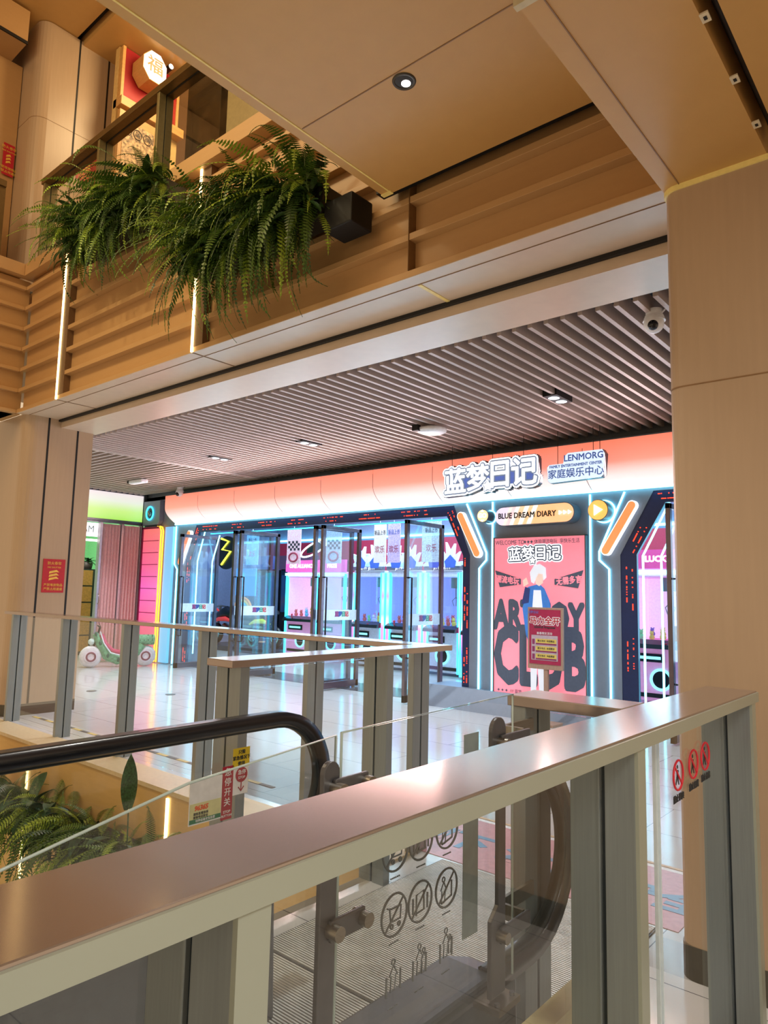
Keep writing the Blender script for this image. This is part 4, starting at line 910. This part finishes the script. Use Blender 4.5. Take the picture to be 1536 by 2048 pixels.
t = thing('emergency_light', 'long white fitting under the slats at the far left', 'ceiling light', (-11.7, 6.75, 3.37)); b = MB(); b.box(-11.9, -11.45, 6.68, 6.82, 3.38, 3.45); b.build('body', WHITE, t, .02); b = MB(); b.box(-11.98, -11.90, 6.70, 6.80, 3.40, 3.45); b.build('mount', BLACK, t)
def dome(x, y, z, s, lab):
    t = thing('security_camera', lab, 'security camera', (x, y, z-.1*s), 'white dome security cameras')
    b = MB(); b.cyl((x, y, z-.02*s), .055*s, .05*s, n=24); b.cyl((x, y, z-.05*s), .075*s, .04*s, r2=.06*s); b.build('base', WHITE, t)
    b = MB(); b.ball((x, y-.01*s, z-.07*s), .068*s, n=20); b.build('ball_housing', WHITE, t)
    b = MB(); b.ball((x+.01, y-.055*s, z-.095*s), .036*s, n=16); b.build('lens', mat('camera_lens', '14161c', .1), t)
    b = MB(); b.tube([(x+.05*s, y, z), (x+.09*s, y, z+.03), (x+.1*s, y, z+.09*s)], .006*s, 6); b.build('cable', WHITE, t)
dome(-1.63, 4.72, 3.445, 1.0, 'white dome camera under the slats beside the right column')
dome(-11.85, 7.75, 3.42, 1.1, 'white dome camera at the far left above the light band')
t = thing('downlight', 'round recessed downlight in the bridge underside', 'ceiling light', (-2.117, 2.56, 4.07))
b = MB(); b.lathe((-2.117, 2.56, 4.10), [(.062, -.001), (.058, -.008), (.048, -.006), (.046, .0)]); b.build('trim_ring', mat('ring_dark', '3c3428', .4), t)
b = MB(); b.lathe((-2.117, 2.56, 4.10), [(.048, -.003), (.03, -.0035), (.0, -.0035)]); b.build('reflector', mat('reflector', '2a2018', .2, .8), t)
b = MB(); b.cyl((-2.117, 2.575, 4.094), .024, .003); b.build('lamp', glow('lamp_white', 'ffffff', 6), t)
# ================================================================== NEIGHBOURING SHOP
t = thing('lightbox_sign', 'lime green and white light box over the folding door', 'sign', (-13.6, 6.3, 2.87))
LIME = grad_mat('lime_box', [(0, 'a0e83c'), (.35, 'c0f070'), (.7, 'e8eedc'), (1, 'f0e0e4')], 0, .56, .95)
b = MB(); b.box(-13.65, -13.58, 4.6, 8.0, 2.87, 3.43); b.build('light_panel', LIME, t); b = MB(); b.box(-13.66, -13.55, 8.0, 8.07, 2.8, 3.45).box(-13.66, -13.56, 4.6, 8.0, 2.83, 2.87); b.build('frame', DKSTEEL, t)
t = thing('inner_shop_sign', 'white sign with grey letters KAM inside the neighbouring shop', 'sign', (-13.9, 6.7, 2.6)); b = MB(); b.box(-13.95, -13.9, 6.2, 7.3, 2.52, 2.80); b.build('board', WHITEL, t); text('KAM', .20, (-13.89, 6.93, 2.66), mat('letter_grey', '8a9098', .5), t, R=SIDE, sx=.9); b = MB(); b.box(-13.95, -13.85, 6.0, 7.3, 2.42, 2.46); b.build('lamp_strip', glow('white_tube', 'ffffff', 3), t)
t = thing('folding_door', 'pink pleated folding door partly drawn across the neighbouring shop', 'door', (-13.65, 7.6, 0))
for k, (ya, yb) in enumerate(((7.16, 7.56), (7.60, 8.0))):
    b = MB(); n = 12; vs = []; 
    for i in range(n+1):
        y = ya+(yb-ya)*i/n; x = -13.66+(.06 if i % 2 else -.03)
        vs += [(x, y, .02), (x, y, 2.78)]
    b.add(vs, [(2*i, 2*i+2, 2*i+3, 2*i+1) for i in range(n)]); b.add([(v[0]-.012, v[1], v[2]) for v in vs], [(2*i, 2*i+1, 2*i+3, 2*i+2) for i in range(n)]); b.build('pleated_panel', mat('pleat_pink', 'e8c0c0', .5), t)
for y in (7.12, 7.58, 8.02):
    b = MB(); b.box(-13.70, -13.59, y-.025, y+.025, .02, 2.8); b.build('rail_post', mat('alu_pink', 'b8a8b0', .3, .5), t, .004)
b = MB(); b.tube([(-13.57, 7.12, 1.15), (-13.53, 7.12, 1.18), (-13.53, 7.12, 1.32), (-13.57, 7.12, 1.35)], .008, 6); b.build('handle', STEEL, t)
t = thing('locker_cabinet', 'orange wooden locker cabinet with dark frame behind the folding door', 'cabinet', (-15.3, 7.9, 0))
b = MB(); b.box(-15.6, -15.2, 6.6, 8.28, 0, 1.88); b.build('body', mat('locker_dark', '2c3438', .5), t)
for c_ in range(4):
    for r_ in range(5): b = MB(); b.box(-15.2, -15.18, 6.66+.41*c_, 6.66+.41*c_+.34, .08+.36*r_, .08+.36*r_+.33); b.build('locker_door', mat('locker_orange', 'c88a48', .5, 0, .08), t, .004)
t = thing('potted_plant', 'small leafy potted plant on top of the locker cabinet', 'plant', (-15.4, 7.8, 1.88)); b = MB(); b.lathe((-15.4, 7.8, 1.88), [(0, 0), (.08, 0), (.11, .16), (.1, .16)]); b.build('pot', mat('pot_brown', '5a4a48', .5), t)
r = random.Random(2); b = MB()
for i in range(34): blade(b, (-15.4, 7.8, 2.03), r.uniform(0, 6.28), r.uniform(.12, .26), r.uniform(.3, 1.4), r.uniform(.8, 1.6), .03)
b.build('leaves', G3, t)
# watermelon scooter
t = thing('kids_scooter', 'watermelon patterned ride-on scooter with fat white wheels before the folding door', 'scooter', (-12.5, 7.1, 0))
def P(u, z, d=0):     # u along the scooter, from front wheel (0) to rear wheel (1.15)
    a = Vector((-12.78, 6.62, 0)); e = Vector((.33, .86, 0)).normalized(); s = Vector((e.y, -e.x, 0)); return a+e*u*1.05+s*d+Vector((0, 0, z))
WT = mat('wheel_white', 'dcd6d8', .4); GM = mat('melon_green', '6aa880', .4, 0, .15, (5, 5, 5)); GMD = mat('melon_dark', '1f5a48', .4); MR = mat('melon_red', 'c84868', .4)
e = (P(1, 0)-P(0, 0)).normalized(); s = Vector((e.y, -e.x, 0))
for u in (0.02, .95):
    b = MB(); c = P(u, .20); ringp = [c+e*.125*math.cos(a)+Vector((0, 0, .125*math.sin(a))) for a in [2*math.pi*k/24 for k in range(24)]]
    b.tube(ringp, .075, 12, closed=True); w = b.build('wheel', WT, t)
    b = MB(); b.tube([c-s*.085, c+s*.085], .115, 24); b.build('hub', mat('hub_pink', 'e8dce4', .3), w)
    b = MB(); b.tube([c+s*.088+e*.075*math.cos(a)+Vector((0, 0, .075*math.sin(a))) for a in [2*math.pi*k/24 for k in range(24)]], .016, 8, closed=True); b.build('rim', mat('rim_maroon', '7a3048', .4), w)
b = MB(); path = [P(.08, .62), P(.16, .45), P(.30, .22), P(.48, .14), P(.66, .16), P(.80, .28), P(.88, .42)]; b.tube(path, [.05, .08, .10, .10, .10, .11, .10], 12); b.build('body_shell', GM, t)
b = MB(); path2 = [P(.17, .60), P(.25, .42), P(.38, .29), (P(.52, .26)), P(.66, .30), P(.76, .42)]; b.tube(path2, .055, 10); b.build('footwell', MR, t)
b = MB(); b.tube([P(.15, .66, .06), P(.22, .45, .09), P(.34, .27, .11), P(.52, .22, .11), P(.68, .28, .11), P(.78, .44, .10), P(.80, .58, .08)], .012, 8); b.build('white_trim', WHITE, t)
b = MB(); b.tube([P(.82, .50), P(1.10, .50)], .10, 16); w = b.build('seat', GM, t); b = MB()
for k in range(4): b.tube([P(.84+.07*k, .60, .02*k), P(.84+.07*k, .50, .10), P(.84+.07*k, .42, .06)], .008, 5)
b.build('dark_stripes', GMD, w)
b = MB()
for k in range(6): q = path[k]; b.ball(q+s*.085, .03, .03, .045, 8)
b.build('dark_patches', GMD, t)
b = MB(); b.tube([P(.02, .22, .0), P(.08, .45), P(.15, .74)], .02, 8); b.tube([P(.13, .76, -.17), P(.15, .74, 0), P(.13, .76, .17)], .014, 8); b.tube([P(.15, .74, .1), P(.10, .86, .12)], .006, 6); b.build('handlebar', BLACK, t)
b = MB(); b.ball(P(.02, .47), .06, n=12); b.build('headlamp', mat('lamp_lens', 'c8d8d0', .2), t)
for i, (x, y) in enumerate(((-8.9, 5.85), (-9.9, 5.2))):
    b = MB(); b.cyl((x, y, .001), .07, .004, n=20); b.mi = 1; b.cyl((x, y, .0052), .045, .001, n=16); tag(b.build('floor_socket', [DKSTEEL, STEEL]), ['round metal floor outlet on the tiles before the orange reflection', 'round metal floor outlet nearer the scooter'][i], 'floor outlet')
# ================================================================== GAME MACHINES
MW = mat('machine_white', 'd8dcf0', .35); MP = mat('machine_pink', 'e060a8', .4, emit='e04098', es=.35); MBK = mat('machine_black', '10141c', .25); CLG = glass('cabinet_glass', (.9, .95, 1), .1)
LAV = mat('inner_lavender', '9aa8e0', .5, emit='a0b0ff', es=.5)
RAIN = grad_mat('rainbow_tube', [(0, '40e0d0'), (.25, '4060ff'), (.45, 'ff60c0'), (.6, '60ffe0'), (.8, '9060ff'), (1, '60e8ff')], 0, 1.8, 2.0)
TOYN = ['white', 'pink', 'turquoise', 'yellow', 'purple', 'red', 'light green']
TOYC = ['e8e4f0', 'f0a0c0', '70c8d8', 'f0d060', '8868c8', 'e06860', '90d890']
def toy(name, x, y, z, s, i, lab, grp):
    t = None; b = MB(); b.ball((x, y, z+s*.5), s*.5, s*.42, s*.5, 8); b.ball((x, y-.01, z+s*1.2), s*.38, s*.34, s*.36, 8); b.ball((x-s*.25, y, z+s*1.55), s*.13, n=6); b.ball((x+s*.25, y, z+s*1.55), s*.13, n=6)
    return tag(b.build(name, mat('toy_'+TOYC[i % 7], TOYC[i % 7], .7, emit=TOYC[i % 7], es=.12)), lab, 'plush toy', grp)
def claw_machine(x, y, w, lab, scheme, hd, place):
    t = thing('claw_machine', lab, 'arcade machine', (x+w/2, y+.45, 0)); d = .9
    acc = MW if scheme != 'pink' else mat('machine_rose', 'f0b0d8', .4, emit='f080c8', es=.2)
    b = MB(); b.box(x, x+w, y, y+d, .05, .88).box(x, x+w, y+d-.05, y+d, .88, 1.9).box(x, x+w, y, y+d, 1.82, 1.95); b.build('cabinet_body', acc, t, .02)
    b = MB(); b.box(x+.04, x+w-.04, y+d-.08, y+d-.05, .9, 1.82); b.build('lit_back', LAV if scheme != 'pink' else mat('back_pinkwhite', 'f8e0f0', .5, emit='ffd8f4', es=.45), t)
    b = MB(); b.box(x, x+.03, y+.04, y+d-.05, .88, 1.82); b.build('side_panel', LAV if scheme != 'pink' else mat('back_pinkwhite', 'f8e0f0'), t)
    b = MB(); b.box(x+.04, x+w-.04, y+.005, y+.015, .9, 1.82); b.build('front_glass', CLG, t)
    for sx in (x, x+w-.05):
        if scheme == 'rainbow':
            xm = sx+.025; b = MB(); b.box(xm-.03, xm+.03, y-.03, y+.02, .05, 1.9); b.build('light_tube', RAIN, t)
            for q in (-.055, .055): b = MB(); b.box(xm+q-.012, xm+q+.012, y-.03, y+.02, .05, 1.9); b.build('edge_tube', CYAN2, t)
        else: b = MB(); b.box(sx, sx+.05, y-.02, y+.04, .05, 1.9); b.build('light_tube', CYAN2, t)
    b = MB(); b.box(x+w*.42, x+w*.58, y+.35, y+.5, 1.62, 1.82); b.tube([(x+w/2, y+.42, 1.62), (x+w/2, y+.42, 1.45)], .012, 6)
    for k in range(3): a = 2*math.pi*k/3; b.tube([(x+w/2, y+.42, 1.45), (x+w/2+.08*math.cos(a), y+.42+.08*math.sin(a), 1.38), (x+w/2+.04*math.cos(a), y+.42+.04*math.sin(a), 1.28)], .008, 6)
    b.build('claw', STEEL, t)
    b = MB(); b.prism([(y-.16, .80), (y, .80), (y, .92), (y-.14, .86)], 'x', x+.06, x+w-.06); b.build('control_panel', MBK, t)
    b = MB(); b.cyl((x+w*.3, y-.09, .86), .012, .08); b.ball((x+w*.3, y-.09, .95), .025); b.cyl((x+w*.6, y-.09, .86), .03, .02); b.build('joystick', mat('stick_red', 'd03040', .3), t)
    b = MB(); b.box(x+w*.12, x+w*.55, y-.012, y, .60, .72); b.mi = 1; b.box(x+w*.16, x+w*.5, y-.016, y-.012, .64, .68); b.build('name_strip', [MBK, glow('strip_cyan', '80f0ff', 2)], t)
    b = MB(); cx, cz = x+w*.5, .36; b.tube([(cx+.14*math.cos(a), y-.02, cz+.14*math.sin(a)) for a in [2*math.pi*k/26 for k in range(26)]], .018, 8, closed=True); b.build('prize_ring', glow('ring_glow', '70e8f0', 2.5), t)
    b = MB(); b.cyl((cx, y-.012, cz), .12, .012, 'y'); b.build('prize_door', MBK, t)
    b = MB(); b.box(x+.1, x+w-.1, y-.008, y, .1, .16); b.build('kick_plate', MBK, t)
    # header
    if hd == 'mech':
        hdm = MB(); 
        for k in range(2):
            ox = x+w*(.28+.44*k); hdm.prism([(ox-.2, 1.98), (ox+.2, 1.98), (ox+.26, 2.12), (ox+.12, 2.10), (ox+.2, 2.3), (ox+.06, 2.2), (ox+.08, 2.45), (ox-.02, 2.3), (ox-.12, 2.48), (ox-.1, 2.25), (ox-.25, 2.3), (ox-.18, 2.12), (ox-.28, 2.05)], 'y', y-.05, y+.02)
        hdm.build('header_board', mat('mech_white', 'c8dcf4', .4, emit='b0d0ff', es=.5), t)
        for k in range(2):
            ox = x+w*(.28+.44*k); MB().prism([(ox-.1, 2.0), (ox+.1, 2.0), (ox+.13, 2.12), (ox, 2.24), (ox-.13, 2.12)], 'y', y-.065, y-.05).build('header_emblem', mat('mech_blue', '3858b0', .4, emit='3858b0', es=.3), t)
        b = MB(); b.box(x, x+w, y-.05, y, 1.95, 2.03); b.build('header_sill', mat('sill_gold', '6a6878', .4), t)
        text('JETTY  JETTY', .07, (x+w/2, y-.055, 1.99), WHITEL, t)
    else:
        b = MB(); b.box(x, x+w, y-.04, y+.03, 1.95, 2.22); b.build('header_board', MP, t); text(hd, .12, (x+w/2, y-.045, 2.08), WHITEL, t, fat=.006)
        b = MB(); b.box(x, x+w, y-.05, y-.04, 1.86, 1.92); b.build('header_line', CYAN, t)
    rr = random.Random(int(x*100))
    for k in range(9):
        ci = rr.randrange(7)
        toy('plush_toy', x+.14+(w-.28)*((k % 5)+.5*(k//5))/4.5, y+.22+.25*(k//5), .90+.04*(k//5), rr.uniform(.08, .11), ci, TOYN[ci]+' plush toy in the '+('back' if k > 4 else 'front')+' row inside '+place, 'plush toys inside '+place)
    return t
P1 = 'the rainbow lit claw machine'
claw_machine(-10.1, 10.9, .86, 'white claw machine with rainbow light tubes next to the fifth glass door', 'rainbow', 'mech', 'the left rainbow lit claw machine')
claw_machine(-8.22, 10.9, .86, 'white claw machine with rainbow light tubes seen through the rightmost glass door', 'rainbow', 'mech', 'the right rainbow lit claw machine')
claw_machine(-9.16, 10.9, .86, 'white claw machine with rainbow light tubes just left of the rightmost glass door', 'rainbow', 'mech', 'the middle rainbow lit claw machine')
claw_machine(-7.15, 10.6, 1.0, 'white claw machine behind the right side window of the wide entrance', 'rainbow', 'mech', 'the claw machine behind the side window')
claw_machine(-12.75, 11.4, 1.1, 'pink topped prize machine seen left of the fourth glass door', 'pink', 'ONE ALLIANCE', 'the left pink prize machine')
claw_machine(-11.6, 11.4, .8, 'pink topped prize machine seen between the fifth and the rightmost glass door', 'pink', 'PRIZE', 'the right pink prize machine')
claw_machine(-4.1, 10.4, 1.0, 'claw machine seen through the right entrance beside the column', 'pink', 'LUCKY', 'the claw machine in the right entrance')
claw_machine(-3.0, 10.4, 1.0, 'claw machine at the right entrance, mostly behind the column', 'pink', 'LUCKY', 'the claw machine behind the column')
# oval neon on the pink machine
t = thing('oval_neon_sign', 'tilted oval white neon ring around a dark emblem above the pink prize machine', 'sign', (-11.6, 11.3, 2.3)); b = MB(); b.tube([(-11.75+.42*math.cos(a), 11.3, 2.48+.13*math.sin(a)+.14*math.cos(a)) for a in [2*math.pi*k/30 for k in range(30)]], .02, 8, closed=True); b.build('neon_ring', glow('white_tube', 'ffffff', 3), t)
b = MB(); b.prism([(-12.0, 2.38), (-11.5, 2.42), (-11.45, 2.56), (-11.7, 2.66), (-12.0, 2.52)], 'y', 11.32, 11.36); b.build('emblem', MBK, t)
def moto_game(x, y, lab, c1, c2):
    t = thing('motorbike_game', lab, 'arcade machine', (x, y, 0))
    b = MB(); b.box(x-.6, x+.6, y+1.1, y+1.35, .3, 2.05); b.build('screen_cabinet', MBK, t, .02)
    b = MB(); b.box(x-.54, x+.54, y+1.09, y+1.10, .95, 1.9); b.build('screen', mat('screen_blue', '10203c', .15, emit='203c6c', es=.5), t)
    b = MB(); b.box(x-.6, x+.6, y+1.0, y+1.3, 2.05, 2.4); b.build('header', mat('hdr_'+c1, c1, .4, emit=c1, es=.3), t)
    b = MB(); b.box(x-.62, x+.62, y-.3, y+1.2, .0, .12); b.build('base', mat('base_dark', '2a3444', .3), t, .02)
    # bike: wheels, body, seat, bars, seen from its side
    for dx in (-.42, .42):
        b = MB(); b.tube([(x+dx+.21*math.cos(a), y+.1, .38+.21*math.sin(a)) for a in [2*math.pi*k/24 for k in range(24)]], .06, 10, closed=True); w = b.build('wheel', RUBBER, t)
        b = MB(); b.tube([(x+dx+.13*math.cos(a), y+.09, .38+.13*math.sin(a)) for a in [2*math.pi*k/24 for k in range(24)]], .012, 6, closed=True)
        for k in range(6): a = math.pi*k/3; b.tube([(x+dx, y+.08, .38), (x+dx+.13*math.cos(a), y+.08, .38+.13*math.sin(a))], .01, 5)
        b.build('rim', mat('rim_cyan', '90d0d8', .2, .6, emit='60d0d0', es=.3), w)
    b = MB(); b.tube([(x-.5, y+.1, .78), (x-.25, y+.1, .86), (x, y+.1, .92), (x+.2, y+.1, .85), (x+.5, y+.1, .98)], [.05, .12, .16, .11, .05], 12); b.build('fairing', MBK, t)
    b = MB(); b.tube([(x-.45, y+.02, .66), (x-.2, y-.02, .74), (x+.1, y-.03, .76), (x+.35, y+.0, .70)], [.02, .05, .06, .02], 8).tube([(x-.55, y+.03, .95), (x-.35, y, 1.0), (x-.2, y+.02, .93)], [.01, .04, .015], 8); b.build('side_flash', mat('flash_'+c2, c2, .35, emit=c2, es=.3), t)
    b = MB(); b.tube([(x-.3, y-.12, 1.05), (x-.28, y+.1, 1.08), (x-.3, y+.32, 1.05)], .018, 8).tube([(x-.28, y+.1, 1.08), (x-.4, y+.1, .4)], .03, 8); b.build('handlebar', DKSTEEL, t)
    b = MB(); b.tube([(x-.1, y+.1, .55), (x+.15, y+.1, .45), (x+.3, y+.1, .5)], .11, 10); b.build('engine', STEEL, t)
    return t
moto_game(-14.85, 11.2, 'black motorbike racing game seen through the second glass door', '3060a0', 'e04040')
moto_game(-13.4, 11.2, 'black motorbike racing game with yellow flashes behind the third glass door', '403048', 'd8e030')
t = thing('motorbike_game_screen', 'wide dark racing game cabinet behind the yellow flashed motorbike', 'arcade machine', (-10.6, 12.6, 0)); b = MB(); b.box(-13.8, -12.2, 12.8, 13.1, 0, 2.3); b.build('cabinet', MBK, t, .02); b = MB(); b.box(-13.6, -12.4, 12.78, 12.8, 1.9, 2.2); b.build('header', mat('header_art', '8890a0', .4, 0, .4, (4, 4, 4), emit='606880', es=.3), t); text('Storm', .16, (-13.0, 12.77, 2.05), WHITEL, t)
t = thing('zigzag_neon_sign', 'yellow zigzag neon on a black disc behind the second glass door', 'sign', (-14.6, 10.9, 2.1)); b = MB(); b.cyl((-14.55, 10.95, 2.42), .42, .05, 'y', 28); b.build('disc', MBK, t)
b = MB(); b.tube([(-14.75, 10.93, 2.78), (-14.45, 10.93, 2.70), (-14.7, 10.93, 2.5), (-14.35, 10.93, 2.45), (-14.7, 10.93, 2.12)], .025, 8); b.build('neon_tube', glow('yellow_neon', 'f0ff40', 3), t)
t = thing('blue_game_poster', 'bright blue poster board above a rainbow arch inside the shop', 'poster', (-14.6, 11.0, 1.2)); b = MB(); b.box(-15.0, -14.15, 11.6, 11.64, 1.35, 2.05); b.build('board', mat('poster_blue', '3a90e0', .4, 0, .1, emit='3a90e0', es=.6), t)
for k, c_ in enumerate(('f09a40', 'f0d060', '60c0e0')):
    b = MB(); b.tube([(-14.55+(.34-.07*k)*math.cos(a), 11.55, .95+(.34-.07*k)*math.sin(a)) for a in [math.pi*j/16 for j in range(17)]], .033, 8); b.build('rainbow_arch', mat('arch_'+c_, c_, .4, emit=c_, es=.3), t)
ban = [(-11.0, 10.0, 'f0c8d8'), (-9.83, 10.0, 'b8c8f0'), (-8.62, 10.0, 'f0e8f4'), (-8.28, 10.0, 'c8b8f0'), (-7.42, 10.0, 'c0d8f8'), (-12.6, 10.2, '70b0e8')]
for i, (x, y, c_) in enumerate(ban):
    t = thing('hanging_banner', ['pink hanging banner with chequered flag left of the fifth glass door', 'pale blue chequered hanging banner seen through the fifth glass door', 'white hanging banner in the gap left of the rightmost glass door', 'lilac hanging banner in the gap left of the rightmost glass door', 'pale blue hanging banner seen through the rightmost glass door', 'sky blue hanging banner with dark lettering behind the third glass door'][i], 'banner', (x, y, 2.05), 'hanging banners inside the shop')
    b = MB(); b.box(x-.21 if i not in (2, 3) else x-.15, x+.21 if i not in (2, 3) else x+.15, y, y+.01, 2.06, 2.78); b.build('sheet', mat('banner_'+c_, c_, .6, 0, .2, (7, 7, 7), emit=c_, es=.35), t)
    b = MB(); b.tube([(x, y, 2.78), (x, y, 3.6)], .006, 5); b.build('cord', WHITE, t)
    if i in (0, 1):
        b = MB()
        for p_ in range(6):
            for q_ in range(4):
                if (p_+q_) % 2: b.box(x-.17+.058*p_, x-.17+.058*(p_+1), y-.004, y, 2.34+.05*q_, 2.39+.05*q_)
        b.build('chequers', INK, t); b = MB(); b.tube([(x+.13*math.cos(a), y-.006, 2.2+.09*math.sin(a)) for a in [2*math.pi*k/18 for k in range(18)]], .02, 6, closed=True); b.build('tyre_emblem', mat('emb_red', 'b03858', .5), t)
    else: text('新品上市', .10, (x, y-.004, 2.62), INK if i != 3 else BLUEINK, t, sx=.7); text('欢乐', .15, (x, y-.004, 2.3), mat('emb_red', 'b03858', .5), t, sx=.8)
t = thing('round_pillar', 'white round pillar with a flaring top inside the shop', 'pillar', (-7.0, 12.6, 0)); b = MB(); b.lathe((-7.0, 12.6, 0), [(.5, 0), (.5, 2.5), (.6, 2.7), (1.0, 2.95), (1.1, 3.1), (1.1, 3.3)], n=40); b.build('shaft', mat('pillar_white', 'c8d4e8', .4), t); b = MB(); b.tube([(-7.0+1.12*math.cos(a), 12.6+1.12*math.sin(a), 3.1) for a in [2*math.pi*k/40 for k in range(40)]], .02, 6, closed=True); b.build('orange_ring', glow('orange_line', 'ff9040', 3), t)

t = thing('racing_cabinet', 'tall black racing game cabinet with a white number beside the pink prize machines', 'arcade machine', (-10.5, 11.7, 0))
b = MB(); b.prism([(11.35, 0), (12.1, 0), (12.1, 1.95), (11.75, 2.0), (11.7, 1.1), (11.35, .9)], 'x', -10.75, -10.25); b.build('cabinet_body', MBK, t, .015)
b = MB(); b.box(-10.70, -10.30, 11.66, 11.70, 1.2, 1.8); b.build('screen', mat('screen_violet', '201848', .15, emit='403890', es=.6), t)
b = MB(); b.tube([(-10.5+.15*math.cos(a), 11.5, 1.02+.13*math.sin(a)) for a in [2*math.pi*k/24 for k in range(24)]], .018, 8, closed=True); b.build('steering_wheel', DKSTEEL, t)
text('0', .2, (-10.5, 11.34, .6), WHITEL, t); b = MB(); b.box(-10.78, -10.22, 11.68, 12.1, 2.0, 2.3); b.build('header', mat('hdr_red', '9c2848', .4, emit='9c2848', es=.4), t)
